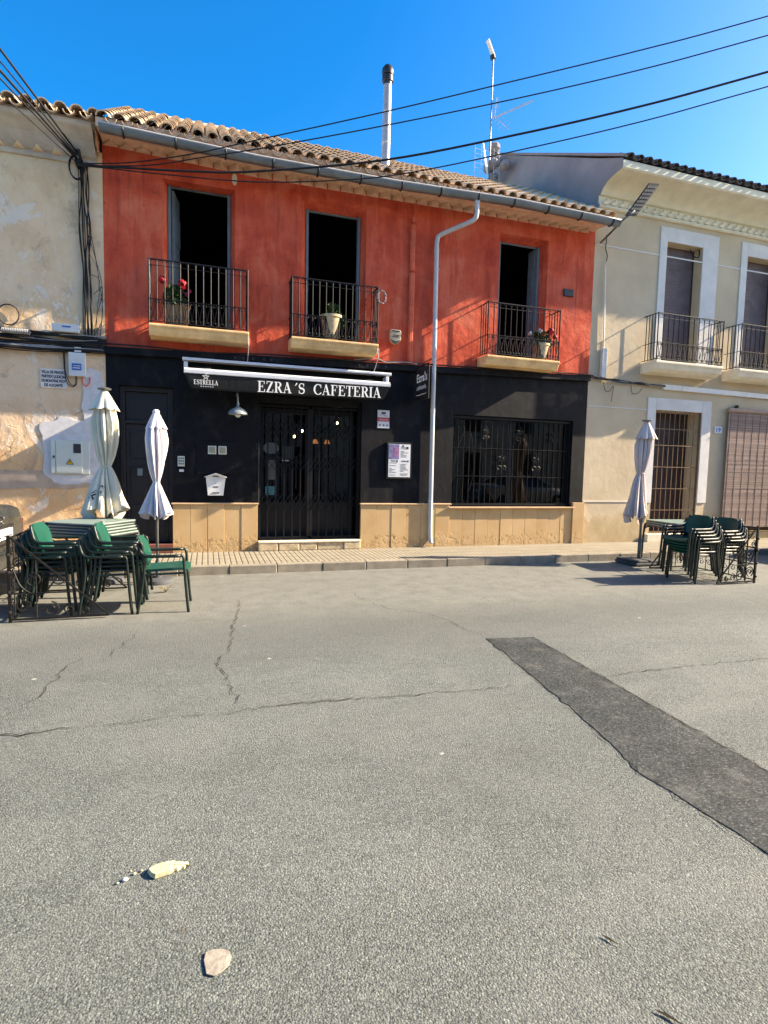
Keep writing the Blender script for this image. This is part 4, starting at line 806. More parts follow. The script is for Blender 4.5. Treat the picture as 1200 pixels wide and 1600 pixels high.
for i in range(5):
    M().tube(smoothpath([(-1.76+i*.02,9.78,5.4-i*.3),(-1.66+i*.02,9.77,4.9-i*.15),(-1.58+.03*math.sin(i*2),9.77,4.3),(-1.60+.04*math.cos(i*3),9.78,3.85),(-1.72+.03*i,9.78,3.5)]), .005, 5).build('wire', MAT['cable' if i != 2 else 'cableg'], t)
t = thing('cable_loop', (-2.75,9.79,3.8), 'small coil of dark wire on the tan wall at the left edge of the photo', 'cable')
M().tube([(-2.83+.14*math.cos(R(a)),9.79-.00002*a,3.78+.15*math.sin(R(a))) for a in range(0,1000,20)], .008, 6).build('wire', MAT['cable'], t)
t = thing('corrugated_conduit', (-2.75,9.74,3.5), 'grey corrugated conduit sleeve in the cable bundle', 'conduit')
M().lathe([(.036+(.006 if i % 2 else 0), i*.011) for i in range(34)], 12, (0,0,0)).build('sleeve', MAT['cableg'], t); t.children[0].data.transform(Matrix.Translation((-.15,-.04,.03)) @ Matrix.Rotation(R(90),4,'Y') @ Matrix.Translation(WL[t.children[0].name]))
t = thing('wall_cable', (3,9.73,3.5), 'black cable draped along the ledge between the two storeys of the cafe', 'cable')
M().tube(smoothpath([(-1.5,9.73,3.46),(-.9,9.725,3.465),(0,9.725,3.445),(1.0,9.725,3.50),(2.2,9.725,3.51),(3.2,9.725,3.55),(4.0,9.725,3.56),(5.5,9.725,3.59),(7.0,9.725,3.62),(7.6,9.73,3.62)]), .013, 6).build('cable', MAT['cable'], t, smooth=True)
M().tube(smoothpath([(2.5,9.72,3.53),(2.9,9.71,3.58),(3.1,9.71,3.53),(3.45,9.71,3.56),(3.7,9.72,3.55)]), .009, 6).build('cable', MAT['cableg'], t, smooth=True)
t = bundle('house_cable_bundle', 'sagging black cables from the cafe corner to the white trunking on the cream house', (7.5,9.78,3.60), (9.5,9.78,3.52), 6, .04, .03, .03, (.010,.016))
M().tube(smoothpath([(7.9,9.78,3.5),(7.95,9.78,3.35),(8.05,9.78,3.33),(8.15,9.78,3.45),(8.14,9.78,3.3),(8.12,9.78,3.12)]), .006, 5).tube(smoothpath([(8.6,9.78,3.5),(8.65,9.78,3.33),(8.8,9.78,3.34),(8.9,9.78,3.45)]), .006, 5).build('cable', MAT['cable'], t)
t = thing('cable_trunking', (11,9.78,3.5), 'white plastic cable trunking above the doors of the cream house', 'trunking')
for i, (a, b, za, zb) in enumerate(((9.46,9.98,3.55,3.545),(9.99,11.85,3.545,3.525),(11.86,14.5,3.525,3.50))): M().obox((a,9.79,za-.03),(b,9.79,zb-.03),.055,.11).build('duct', MAT['white'], t, bevel=.006)
t = thing('conduit', (7.87,9.79,5), 'white vertical conduit down the corner of the cream house', 'conduit')
M().tube(smoothpath([(7.80,9.79,5.95),(7.83,9.79,5.2),(7.86,9.79,4.3),(7.87,9.79,4.19)]), .014, 8).build('pipe', MAT['white'], t, smooth=True); M().box(7.81,7.93,9.74,9.818,3.60,4.2).build('cover', MAT['offwhite'], t, bevel=.01)
M().tube(smoothpath([(7.72,9.7,6.43),(7.8,9.79,6.35),(7.79,9.79,6.2),(7.84,9.79,6.05),(7.80,9.79,5.9)]), .009, 6).build('lead', MAT['cable'], t)
t = thing('house_number', (11.12,9.81,2.65), 'white tile with the blue number 19 beside the grilled door', 'sign')
M().box(11.03,11.25,9.806,9.8225,2.585,2.735).build('tile', MAT['paper'], t, bevel=.004); text('19', .13, MAT['inkb'], t, 'lettering', (11.075,9.804,2.615), width=.13, extrude=.001, bold=.003)
# reed blind
t = thing('reed_blind', (12.7,9.75,3.1), 'brown reed roller blind hanging over the wide doorway of the cream house', 'blind')
random.seed(6); g = M(); z = .42
while z < 3.08: g.box(11.36,14.2,9.748+random.uniform(-.003,.003),9.757,z,z+.017); z += .0205
g.build('slats', MAT['reed'], t); M().tube([(11.32,9.75,3.12),(14.24,9.75,3.12)], .05, 12).build('roll', MAT['reed'], t, smooth=True, autosmooth=40)
g = M()
for i in range(13): x = 11.42+i*.225; g.tube([(x,9.746,.42),(x,9.746,3.1)], .0035, 5)
g.build('strings', MAT['ink'], t); M().box(11.6,11.63,9.74,9.82,3.15,3.24).box(13.8,13.83,9.74,9.82,3.15,3.24).build('hook', MAT['dkmetal'], t)
# solar street light
t = thing('solar_lamp', (7.62,9.6,6.4), 'grey solar street lamp on an arm at the right end of the gutter', 'street lamp')
A, B = Vector((7.60,9.0,6.50)), Vector((8.02,8.9,7.12)); d = (B-A).normalized(); sd = Vector((.9,-.1,-.55)); sd = (sd-d*sd.dot(d)).normalized(); sd = Vector((1,.0,.12)); sd = (sd-d*sd.dot(d)*.0).normalized(); n = d.cross(sd).normalized()
g = M(); w = .25
def pp(u, v, h): return A+d*u+sd*(v-.02)+n*h
Lp = (B-A).length
g.add([pp(0,0,0),pp(Lp,0,0),pp(Lp,w,0),pp(0,w,0),pp(0,0,.035),pp(Lp,0,.035),pp(Lp,w,.035),pp(0,w,.035)], [(3,2,1,0),(4,5,6,7),(0,1,5,4),(1,2,6,5),(2,3,7,6),(3,0,4,7)]); g.build('panel', MAT['solar'], t, bevel=.004)
g = M()
for i in range(8):
    for j in range(4):
        for h in (-.004, .036): u, v = .05+i*(Lp-.08)/8, .02+j*(w-.03)/4; g.add([pp(u,v,h),pp(u+.05,v,h),pp(u+.05,v+.04,h),pp(u,v+.04,h),pp(u,v,h+.003),pp(u+.05,v,h+.003),pp(u+.05,v+.04,h+.003),pp(u,v+.04,h+.003)], [(3,2,1,0),(4,5,6,7),(0,1,5,4),(1,2,6,5),(2,3,7,6),(3,0,4,7)])
g.build('cells', MAT['cell'], t); M().tube([(7.66,9.79,6.30),(7.60,9.45,6.34),(7.58,9.1,6.44),tuple(pp(.12,.1,-.02))], .02, 8).build('arm', MAT['pole'], t, smooth=True)
# TV antenna
t = thing('tv_antenna', (6.9,13.2,8.3), 'tall roof antenna mast with yagi and grid aerials beside the grey party wall', 'antenna')
ax, ay = 6.95, 13.4
M().tube([(ax,ay,8.3),(ax+.0,ay,12.05)], .018, 8).build('mast', MAT['pole'], t)
M().tube([(ax,ay,12.05),(ax-.02,ay,12.13)], .07, 8).build('amplifier', MAT['dkmetal'], t); M().obox((ax,ay,12.12),(ax-.2,ay-.05,12.42),.10,.03).build('dipole', MAT['white'], t)
g = M().tube([(ax,ay,10.60),(ax+1.05,ay-.25,11.12)], .014, 6); D = Vector((1.05,-.25,.52)).normalized()
for i in range(14): p = Vector((ax,ay,10.60))+D*(.22+i*.07); s2 = Vector((.1,1,0)).normalized(); g.tube([p-s2*.09,p+s2*.09], .004, 4)
p = Vector((ax,ay,10.6))+D*.1; N2 = D.cross(Vector((.2,1,0)).normalized())
for sg in (-1, 1):
    for i in range(4): q = p-D*.0+N2*sg*(.06+i*.09)+D*(.03+i*.05); g.tube([q-Vector((0,.2,0)),q+Vector((0,.2,0))], .005, 4)
    g.tube([p, p+N2*sg*.42+D*.25], .007, 4)
g.build('yagi', MAT['steel'], t)
g = M()
for i in range(8): g.tube([(ax-.42,ay,9.0+i*.115),(ax-.05,ay,9.0+i*.115)], .005, 4); g.tube([(ax+.12,ay,9.15+i*.1),(ax+.28,ay,9.15+i*.1)], .004, 4)
for x in (-.42,-.24,-.05,.12,.28): g.tube([(ax+x,ay,8.95),(ax+x,ay,9.9)], .006, 4)
g.build('grid_aerial', MAT['steel'], t)
g = M()
for i in range(3): g.tube([(ax-.08,ay-.1,9.1),(ax-.22-.03*i,ay-.14,9.5+.2*i)], .022, 5)
g.build('reflector', MAT['white'], t)
# overhead cables
OC = [('highest and thin of the four overhead cables crossing the sky', .009, [(-1.85,9.6,6.02),(-1.05,9.36,6.07),(-.2,9.09,6.21),(.64,8.82,6.41),(2.5,8.22,6.86),(4.29,7.65,7.33),(6.06,7.08,7.8),(7.81,6.52,8.31),(14,4.5,10.2)]),
 ('second from the top of the four overhead cables crossing the sky', .009, [(-1.85,9.6,6.0),(-.84,9.29,6.03),(-.02,9.03,6.17),(.88,8.74,6.33),(2.51,8.22,6.67),(4.3,7.65,7.08),(6.07,7.08,7.53),(7.83,6.52,8.05),(14,4.5,9.9)]),
 ('thickest black overhead cable crossing in front of the cafe gutter', .016, [(-1.85,9.6,6.02),(-1.48,9.49,6.0),(-.21,9.09,5.96),(.7,8.8,5.98),(2.52,8.21,6.18),(4.32,7.64,6.57),(6.1,7.07,7.02),(7.86,6.5,7.54),(14,4.5,9.4)]),
 ('lowest of the four overhead cables crossing in front of the cafe', .009, [(-1.85,9.6,6.0),(-1.48,9.49,5.98),(-.66,9.23,5.91),(.7,8.8,5.83),(1.98,8.39,5.89),(2.88,8.1,6.01),(4.32,7.64,6.34),(6.11,7.06,6.8),(7.88,6.5,7.34),(14,4.5,9.2)])]
for l, r, pts in OC: tag(M().tube(smoothpath(pts,6), r, 6).build('overhead_cable', MAT['cable'], smooth=True), l, 'cable', 'overhead cables to the right')
LC = [(.014,6.45,'highest and thick'),(.009,6.31,'second from the top and thin'),(.016,6.20,'third from the top and thick'),(.010,6.11,'fourth from the top'),(.007,5.94,'lowest and thinnest')]
for r, z, w in LC:
    A = Vector((-1.84,9.62,6.20-(6.45-z)*.3)); B = Vector((-2.325,8.0,z)); C2 = A+(B-A)*7; C2.z = z+ (z-A.z)*5.5
    tag(M().tube(smoothpath([A,B,A+(B-A)*3.2+Vector((0,0,-.05)),C2],6), r, 6).build('street_cable', MAT['cable'], smooth=True), f'{w} of five cables rising leftwards from the tan wall bracket', 'cable', 'cables rising to the left')
t = thing('cable_bracket', (-1.83,9.7,6.2), 'iron cable bracket with coiled ends under the eave of the tan house', 'bracket')
M().box(-1.87,-1.80,9.62,9.83,6.05,6.25).build('plate', MAT['cable'], t); M().tube([(-1.86+.10*math.cos(R(a)),9.66+.0001*a,6.02+.17*math.sin(R(a))) for a in range(60,700,20)], .010, 6).build('coil', MAT['cable'], t); M().tube([(-1.95,9.60,6.30),(-1.85,9.64,6.2)], .03, 8).tube([(-1.92,9.62,6.22),(-1.83,9.64,6.12)], .03, 8).build('insulator', MAT['cableg'], t)

# ------------------------------------------------------------------ cafe furniture
def make_chair(label, group):         # faces +x, origin on the ground under the seat
    t = thing('armchair', (0,0,0), label, 'chair', group); N = 12
    def shell(fn, nu, nv, th, name):
        top = [[fn(i/nu, j/nv) for j in range(nv+1)] for i in range(nu+1)]; vs = []; fs = []
        for s in (0, 1):
            for i in range(nu+1):
                for j in range(nv+1):
                    p = Vector(top[i][j]); a = Vector(top[min(i+1,nu)][j])-Vector(top[max(i-1,0)][j]); b = Vector(top[i][min(j+1,nv)])-Vector(top[i][max(j-1,0)])
                    n = a.cross(b).normalized(); vs.append(p-n*th*s)
        q = (nu+1)*(nv+1); ix = lambda s, i, j: s*q+i*(nv+1)+j
        for i in range(nu):
            for j in range(nv): fs += [(ix(0,i,j),ix(0,i+1,j),ix(0,i+1,j+1),ix(0,i,j+1)), (ix(1,i,j+1),ix(1,i+1,j+1),ix(1,i+1,j),ix(1,i,j))]
        for i in range(nu): fs += [(ix(0,i,0),ix(1,i,0),ix(1,i+1,0),ix(0,i+1,0)), (ix(0,i+1,nv),ix(1,i+1,nv),ix(1,i,nv),ix(0,i,nv))]
        for j in range(nv): fs += [(ix(0,0,j+1),ix(1,0,j+1),ix(1,0,j),ix(0,0,j)), (ix(0,nu,j),ix(1,nu,j),ix(1,nu,j+1),ix(0,nu,j+1))]
        return M().add(vs, fs).build(name, MAT['grn'], t, smooth=True, autosmooth=50)
    def seat(u, v):                    # u: front to back
        y = (v-.5)*2; w = .235-.02*u; x = .235-.445*u; z = .452-.02*u-.014*math.sin(math.pi*u)*(1-y*y)+.012*y*y - (.03*(1-u/.12)**2 if u < .12 else 0)
        return (x+(.01*(1-y*y) if u < .3 else 0), y*w, z)
    shell(seat, 14, 10, .026, 'seat')
    def back(u, v):                    # u: bottom to top
        y = (v-.5)*2; w = .17+.055*min(1, u*2.2)-.035*max(0,u-.85)/.15*abs(y)**3; z = .52+.28*u-.02*abs(y)**4*(u > .8)
        x = -.19-.07*u-.02*math.sin(math.pi*u)*0-.035*(1-y*y)+.02*(1-u)
        return (x, y*w, z)
    shell(back, 12, 12, .022, 'backrest')
    for s in (-1, 1):
        p = smoothpath([(-.265,s*.205,.80),(-.250,s*.222,.73),(-.225,s*.238,.655),(-.17,s*.248,.622),(-.05,s*.256,.618),(.165,s*.258,.618)], 4)
        M().tube(p, [.014]*4+[.018]*(len(p)-4), 8).build('armrest', MAT['leg'], t, smooth=True)
        M().tube(smoothpath([(.165,s*.258,.627),(.195,s*.258,.60),(.205,s*.258,.50),(.225,s*.258,.22),(.245,s*.258,.0)],4), .0155, 8).build('leg', MAT['leg'], t, smooth=True)
        M().tube(smoothpath([(-.205,s*.235,.64),(-.20,s*.235,.45),(-.235,s*.24,.2),(-.27,s*.245,.0)],4), .0155, 8).build('leg', MAT['leg'], t, smooth=True)
    g = M().tube([(-.20,-.2,.50),(-.20,.2,.50)], .012, 6).tube([(.2,-.255,.43),(.2,.255,.43)], .012, 8).tube([(-.2,-.235,.42),(-.2,.235,.42)], .012, 8)
    for s in (-1, 1): g.tube([(.2,s*.25,.43),(-.2,s*.235,.42)], .012, 8); g.tube([(-.195,s*.15,.44),(-.215,s*.155,.56)], .016, 8)
    g.build('seat_frame', MAT['leg'], t, smooth=True, autosmooth=50)
    return t
ch0 = make_chair('single green armchair standing apart from the stacks, its empty seat in the sun', 'green armchairs of the terrace'); ch0.location = (-.44,6.53,0); ch0.rotation_euler = (0,0,R(-1))
ORD = {4: ['lowest', 'second from the bottom', 'third from the bottom', 'topmost'], 5: ['lowest', 'second from the bottom', 'middle', 'second from the top', 'topmost']}
def stack(x, y, rz, n, where, lean=.047, rise=.049):
    for i in range(n): dup(ch0, f'{ORD[n][i]} green armchair in the {where}', (x+math.cos(rz)*lean*i+random.uniform(-.006,.006), y+math.sin(rz)*lean*i+random.uniform(-.006,.006), rise*i), rz+random.uniform(-.02,.02))
stack(-1.0, 6.56, R(-1), 4, 'stack next to the single chair'); stack(-1.585, 6.63, R(-2), 4, 'stack behind the left iron railing')
stack(7.12, 6.53, R(180), 5, 'tall stack beside the right parasol'); stack(7.72, 6.62, R(181), 4, 'stack behind the right iron railing')
def make_table(label, group, side=.76):
    t = thing('cafe_table', (0,0,0), label, 'table', group); h = side/2
    P = []
    for cx, cy, a0 in ((h-.05,h-.05,0),(-h+.05,h-.05,90),(-h+.05,-h+.05,180),(h-.05,-h+.05,270)): P += [(cx+.05*math.cos(R(a0+a)), cy+.05*math.sin(R(a0+a))) for a in range(0,91,15)]
    M().prism(P, lambda u, v, d: (u, v, d), .712, .73).build('tabletop', MAT['tabtop'], t, bevel=.004)
    g = M().tube([(u*.985,v*.985,.704) for u, v in P], .012, 6, closed=True); g.build('rim', MAT['tableg'], t, smooth=True)
    for sx in (-1, 1):
        for sy in (-1, 1):
            M().tube(smoothpath([(sx*.10,sy*.12,.69),(sx*(h-.10),sy*(h-.08),.685),(sx*(h-.02),sy*(h-.01),.66),(sx*(h+.005),sy*(h+.005),.58),(sx*(h+.015),sy*(h+.01),.3),(sx*(h+.02),sy*(h+.012),.0)],4), .0135, 8).build('leg', MAT['tableg'], t, smooth=True)
    return t
tb0 = make_table('topmost table of the nested stack at the left, grey green top with cream parasol behind', 'stacked terrace tables'); tb0.location = (-1.40,7.73,.14); tb0.rotation_euler = (0,0,R(59))
for i, w in enumerate(('lowest', 'second from the bottom', 'third from the bottom', 'second from the top')): dup(tb0, f'{w} table of the nested stack at the left', (-1.40+.022*(3-i)*.5,7.73-.012*(3-i),.035*i), R(59+i*.6))
for i, w in enumerate(('lowest', 'middle', 'topmost')): dup(tb0, f'{w} table of the nested stack beside the right parasol', (7.84+.01*i,7.57+.012*i,.035*i), R(-8+i*.7))

def parasol(name, label, x, y, z0, m, pole_m, zt, zv, rv, zc, rc, zb, rb, rm, pole_r, seed, folds=9, skirt=.12, twist=.5, base=None, lean=(0,0), cap=True):
    t = thing(name, (x,y,z0), label, 'parasol'); rnd = random.Random(seed); ph = [rnd.uniform(0,6.28) for _ in range(6)]; C = (x,y,0)
    sh = lambda z: (lean[0]*(zt-z), lean[1]*(zt-z))
    M().tube([(x,y,z0+.05),(x,y,zt-.02)], pole_r, 12).build('pole', pole_m, t, smooth=True)
    n = 144; nz = 46; vs = []; fs = []
    def rad(a, s, z):
        f = abs(math.sin((a*folds+twist*(z-zc)*4+ph[0])/2))**.7; f2 = math.sin(a*folds*2.3+ph[1]+z*3)
        if z > zc: tt = (z-zc)/(zv+.05-zc); r = rc+(rm-rc)*math.sin(min(1,tt)*math.pi*.62)**.8; r *= (1-.25*max(0,(tt-.75)/.25)); amp = .40+.12*tt
        else: tt = (zc-z)/(zc-zb); r = rc+(rb-rc)*tt**.85; amp = .38+.22*tt
        return r*(1-amp+amp*f*1.25+.05*f2+.16*math.sin(a*2+ph[2]+z*2)+.10*math.sin(a+ph[3])+.22*noise.noise(Vector((1.3*math.cos(a)+seed,1.3*math.sin(a),z*2.2))))
    for i in range(nz+1):
        s = i/nz; z = zv+.05+(zb-zv-.05)*s
        for j in range(n):
            a = 2*math.pi*j/n; low = skirt*(.5+.5*math.sin(a*3+ph[4]))*(.6+.4*math.sin(a*folds+ph[0])) if s > .6 else 0
            zz = z-low*((s-.6)/.4)**1.5 if s > .6 else z; r = rad(a, s, z); o = sh(zz)
            vs.append((x+o[0]+r*math.cos(a), y+o[1]+r*math.sin(a), zz))
    for i in range(nz):
        for j in range(n): fs.append((i*n+j, i*n+(j+1) % n, (i+1)*n+(j+1) % n, (i+1)*n+j))
    cn = M().add(vs, fs).build('canopy', m, t, smooth=True)
    vs = []; fs = []; nz2 = 14
    for i in range(nz2+1):
        s = i/nz2; r0_ = .035+(rv-.035)*(s**.95)
        for j in range(n):
            a = 2*math.pi*j/n; f = abs(math.sin(a*4+ph[5]))**.8; r = r0_*(1-.30*s+.34*s*f+.05*s*math.sin(a*3+ph[2]))
            z = zt-.03-(zt-zv-.03)*s+ .04*s*s*(1-f)*.8; vs.append((x+r*math.cos(a), y+r*math.sin(a), z))
    for i in range(nz2):
        for j in range(n): fs.append((i*n+j, i*n+(j+1) % n, (i+1)*n+(j+1) % n, (i+1)*n+j))
    M().add(vs, fs).build('top_flap', m, t, smooth=True)
    if cap: M().lathe([(.0,.012),(.06,.008),(.085,-.005),(.08,-.02),(.03,-.03),(0,-.03)], 20, (x,y,zt)).build('finial', MAT['pole'], t, smooth=True, autosmooth=40)
    else: M().lathe([(.0,.0),(.03,-.005),(.045,-.03),(.04,-.06)], 18, (x,y,zt+.01)).build('finial', m, t, smooth=True)
    M().tube([(x+sh(zc)[0]+rc*.93*math.cos(R(a)),y+rc*.93*math.sin(R(a)),zc+.006*math.sin(R(a*2))) for a in range(0,360,12)], .009, 6, closed=True).build('tie', m, t, smooth=True)
    if base == 'round': M().lathe([(0,.07),(.05,.07),(.055,.10),(.06,.10),(.06,.075),(.16,.07),(.20,.05),(.21,.02),(.21,0)], 28, (x,y,z0)).tube([(x,y,z0+.05),(x,y,z0+.3)], pole_r+.008, 12).build('base', MAT['base'], t, smooth=True, autosmooth=35)
    elif base == 'square':
        M().box(x-.3,x+.3,y-.27,y+.27,z0+.012,z0+.06).box(x-.28,x-.02,y-.25,y+.25,z0+.06,z0+.10).box(x+.02,x+.28,y-.25,y+.25,z0+.06,z0+.10).build('base', MAT['base'], t, bevel=.012)
        M().tube([(x,y,z0+.06),(x,y,z0+.45)], pole_r+.01, 12).build('socket', MAT['pole'], t, smooth=True)
    return t, cn
pa, cn = parasol('parasol', 'tall closed cream canvas parasol behind the stacked tables at the left', -1.285, 8.12, 0, MAT['cream'], MAT['wood'], 2.575, 2.285, .19, 1.555, .048, 1.0, .23, .150, .022, 5, 10, .22, 1.1, 'round')
parasol('parasol', 'closed pale lilac parasol on a thin grey pole in front of the black side door', -.645, 7.95, 0, MAT['lilac'], MAT['pole'], 2.31, 2.06, .14, 1.36, .036, .95, .185, .142, .018, 9, 11, .10, .8, 'round', cap=False)
parasol('parasol', 'closed faded rose parasol in front of the cream house at the right', 7.38, 7.95, 0, MAT['rose'], MAT['pole'], 2.56, 2.22, .18, 1.62, .055, .92, .20, .125, .022, 14, 9, .2, .8, 'square', lean=(-.07,0))
# lettering printed on the cream parasol, laid onto its cloth
from mathutils.bvhtree import BVHTree
off = WL[cn.name]; bt = BVHTree.FromPolygons([v.co+off for v in cn.data.vertices], [tuple(p.vertices) for p in cn.data.polygons])
def on_cloth(body, size, a0, z0, m, rot):
    cu = bpy.data.curves.new('t', 'FONT'); cu.body = body; cu.size = size; cu.offset = .004; o = bpy.data.objects.new('t', cu); COL.objects.link(o)
    me = bpy.data.meshes.new_from_object(o.evaluated_get(bpy.context.evaluated_depsgraph_get())); bpy.data.objects.remove(o); vs = []
    for v in me.vertices:
        u, w = v.co.x*math.cos(rot)-v.co.y*math.sin(rot), v.co.x*math.sin(rot)+v.co.y*math.cos(rot); a = a0+u/.2
        o_ = Vector((-1.285+.8*math.cos(a), 8.12+.8*math.sin(a), z0+w)); h = bt.ray_cast(o_, Vector((-math.cos(a),-math.sin(a),0))); p = h[0] if h[0] else o_
        vs.append(p-Vector((-math.cos(a),-math.sin(a),0))*.006)
    g = M().add(vs, [tuple(p.vertices) for p in me.polygons]); bpy.data.meshes.remove(me); return g.build('lettering', m, cn)
on_cloth('XFLD', .13, R(205), 1.06, MAT['ink'], R(38))

# wrought iron terrace railings: two triangular wings joined by rails
def terrace_rail(label, x, y0, y1, sx, ln, h):
    t = thing('iron_railing', (x,y0,0), label, 'railing'); mt = MAT['ironw']
    for y in (y0, y1):
        g = M().obox((x,y,0),(x,y,h),.026,.026,(0,1,0)).obox((x,y,h-.005),(x+sx*ln,y,.03),.017,.017,(0,1,0)).obox((x,y,.03),(x+sx*ln,y,.03),.022,.018)
        for (cx, cz, r, d) in ((.13,.17,.085,1),(.36,.12,.075,-1),(.20,.42,.075,-1),(.52,.11,.055,1),(.08,.60,.05,1),(.66,.085,.04,-1)):
            g.tube([(x+sx*u,y,v) for u, v in scroll(cx*ln/.88, cz*h/.87, r, 1.5, d, math.pi/2, 26)], .008, 5)
        g.tube(smoothpath([(x+sx*.03,y,.62*h),(x+sx*.12*ln,y,.40*h),(x+sx*.30*ln,y,.30*h),(x+sx*.44*ln,y,.46*h)],6), .008, 5)
        g.tube([(x+sx*.26*ln,y,.03),(x+sx*.26*ln,y,.72*h)], .008, 6).tube([(x,y,.33*h),(x+sx*.62*ln,y,.33*h)], .007, 5)
        for z in (.12,.35,.58,.78): g.sphere((x,y-.018,z*h), .02, 8)
        g.build('wing', mt, t)
    g = M()
    for z in (.06,.33,.62,.97): g.obox((x,y0,z*h),(x,y1,z*h),.02,.016)
    n = 9
    for i in range(1, n):
        y = y0+(y1-y0)*i/n; g.tube([(x,y,.05*h),(x,y,.97*h)], .007, 6)
        g.tube([(x, y-.06+u, v) for u, v in scroll(0, .80*h, .05, 1.3, 1, 0, 18)], .006, 4); g.tube([(x, y-.06+u, v) for u, v in scroll(0, .47*h, .06, 1.3, -1, 0, 18)], .006, 4); g.tube([(x, y-.06+u, v) for u, v in scroll(0, .20*h, .055, 1.3, 1, 0, 18)], .006, 4)
    g.build('panel', mt, t); return t
terrace_rail('black wrought iron scroll railing between the left chair stacks and the black car', -1.86, 6.22, 7.55, 1, .885, .87)
terrace_rail('black wrought iron scroll railing at the right end of the terrace', 7.89, 6.15, 7.45, -1, .74, .87)

# flower pots on the balconies
def plant(par, c, rx, ry, h, n, m, seed, size=.05, name='foliage'):
    rnd = random.Random(seed); g = M()
    for i in range(n):
        a = rnd.uniform(0,6.28); r = rnd.random()**.5; z = rnd.random(); p = Vector(c)+Vector((rx*r*math.cos(a)*(1-.4*z), ry*r*math.sin(a)*(1-.4*z), h*z)); s = size*rnd.uniform(.6,1.3)
        d = Vector((rnd.gauss(0,1),rnd.gauss(0,1),rnd.gauss(.3,.8))).normalized(); e = d.orthogonal().normalized(); f = d.cross(e)
        g.add([p+(e*math.cos(R(b))+f*math.sin(R(b)))*s*(1 if b % 72 else .8)*.5+d*.012*math.cos(R(b*2)) for b in range(0,360,45)], [tuple(range(8))])
    for i in range(7): a = rnd.uniform(0,6.28); g.tube([Vector(c),Vector(c)+Vector((rx*.6*math.cos(a),ry*.6*math.sin(a),h*.8))], .004, 4)
    return g.build(name, m, par)
def bloom(par, c, r, m, seed, n=40):
    rnd = random.Random(seed); g = M()
    for i in range(n):
        d = Vector((rnd.gauss(0,1),rnd.gauss(0,1),rnd.gauss(0,1))).normalized(); p = Vector(c)+d*r*rnd.uniform(.6,1); e = d.orthogonal().normalized(); f = d.cross(e); s = r*.42
        g.add([p+(e*math.cos(R(b))+f*math.sin(R(b)))*s+d*(.2*s if b % 120 else 0) for b in range(0,360,60)], [tuple(range(6))])
    return g.build('blossom', m, par)
t = thing('geranium_pot', (-.46,9.60,3.78), 'oval terracotta tub with red geraniums on the first balcony', 'flower pot')
M().lathe([(.0,.02),(.135,.0),(.15,.05),(.17,.28),(.19,.30),(.19,.345),(.165,.345),(.155,.29),(0,.28)], 28, (0,0,0)).build('pot', MAT['terra'], t, smooth=True, autosmooth=40); t.children[0].data.transform(Matrix.Translation((0,0,0)) @ Matrix.Diagonal((1.12,.62,1.02,1)) @ Matrix.Translation(WL[t.children[0].name]))
g = M()
for q in (.05, .13): g.tube([(-.46+q+.02*math.sin(a*.9),9.60-.108+.25*q*q,3.80+a*.11) for a in (0,1,2,3)], .012, 6)
g.build('pale_band', MAT['potc'], t, smooth=True)
plant(t, (-.48,9.56,4.10), .21, .12, .30, 190, MAT['leaf'], 3, .065); bloom(t, (-.66,9.5,4.46), .06, MAT['petr'], 1); bloom(t, (-.36,9.5,4.42), .075, MAT['petr'], 2); bloom(t, (-.30,9.5,4.28), .04, MAT['petp'], 3); bloom(t, (-.26,9.5,4.33), .03, MAT['petp'], 4)
t = thing('planter', (2.045,9.58,3.78), 'tapered cream planter with a small green plant on the middle balcony', 'flower pot')
M().lathe([(.0,0),(.11,0),(.12,.03),(.175,.37),(.195,.38),(.195,.42),(.17,.42),(.16,.36),(0,.35)], 28, (2.045,9.58,3.785)).build('pot', MAT['potc'], t, smooth=True, autosmooth=40); plant(t, (2.07,9.56,4.17), .15, .12, .24, 120, MAT['leaf'], 5, .05); plant(t, (2.21,9.5,4.02), .06, .06, .2, 30, MAT['leaf'], 6, .045)
t = thing('flower_pot', (6.2,9.58,3.78), 'pale pot with white and red flowers at the right of the last balcony', 'flower pot')
M().lathe([(.0,0),(.11,0),(.12,.03),(.155,.26),(.17,.27),(.17,.31),(.15,.31),(.14,.26),(0,.25)], 28, (6.22,9.57,3.785)).build('pot', MAT['potc'], t, smooth=True, autosmooth=40); plant(t, (6.2,9.56,4.05), .26, .12, .28, 150, MAT['leaf'], 8, .055)
bloom(t, (5.93,9.5,4.26), .045, MAT['petw'], 5); bloom(t, (6.14,9.5,4.33), .05, MAT['petw'], 6); bloom(t, (6.38,9.5,4.34), .07, MAT['petr'], 7); bloom(t, (6.46,9.48,4.24), .045, MAT['petr'], 8)

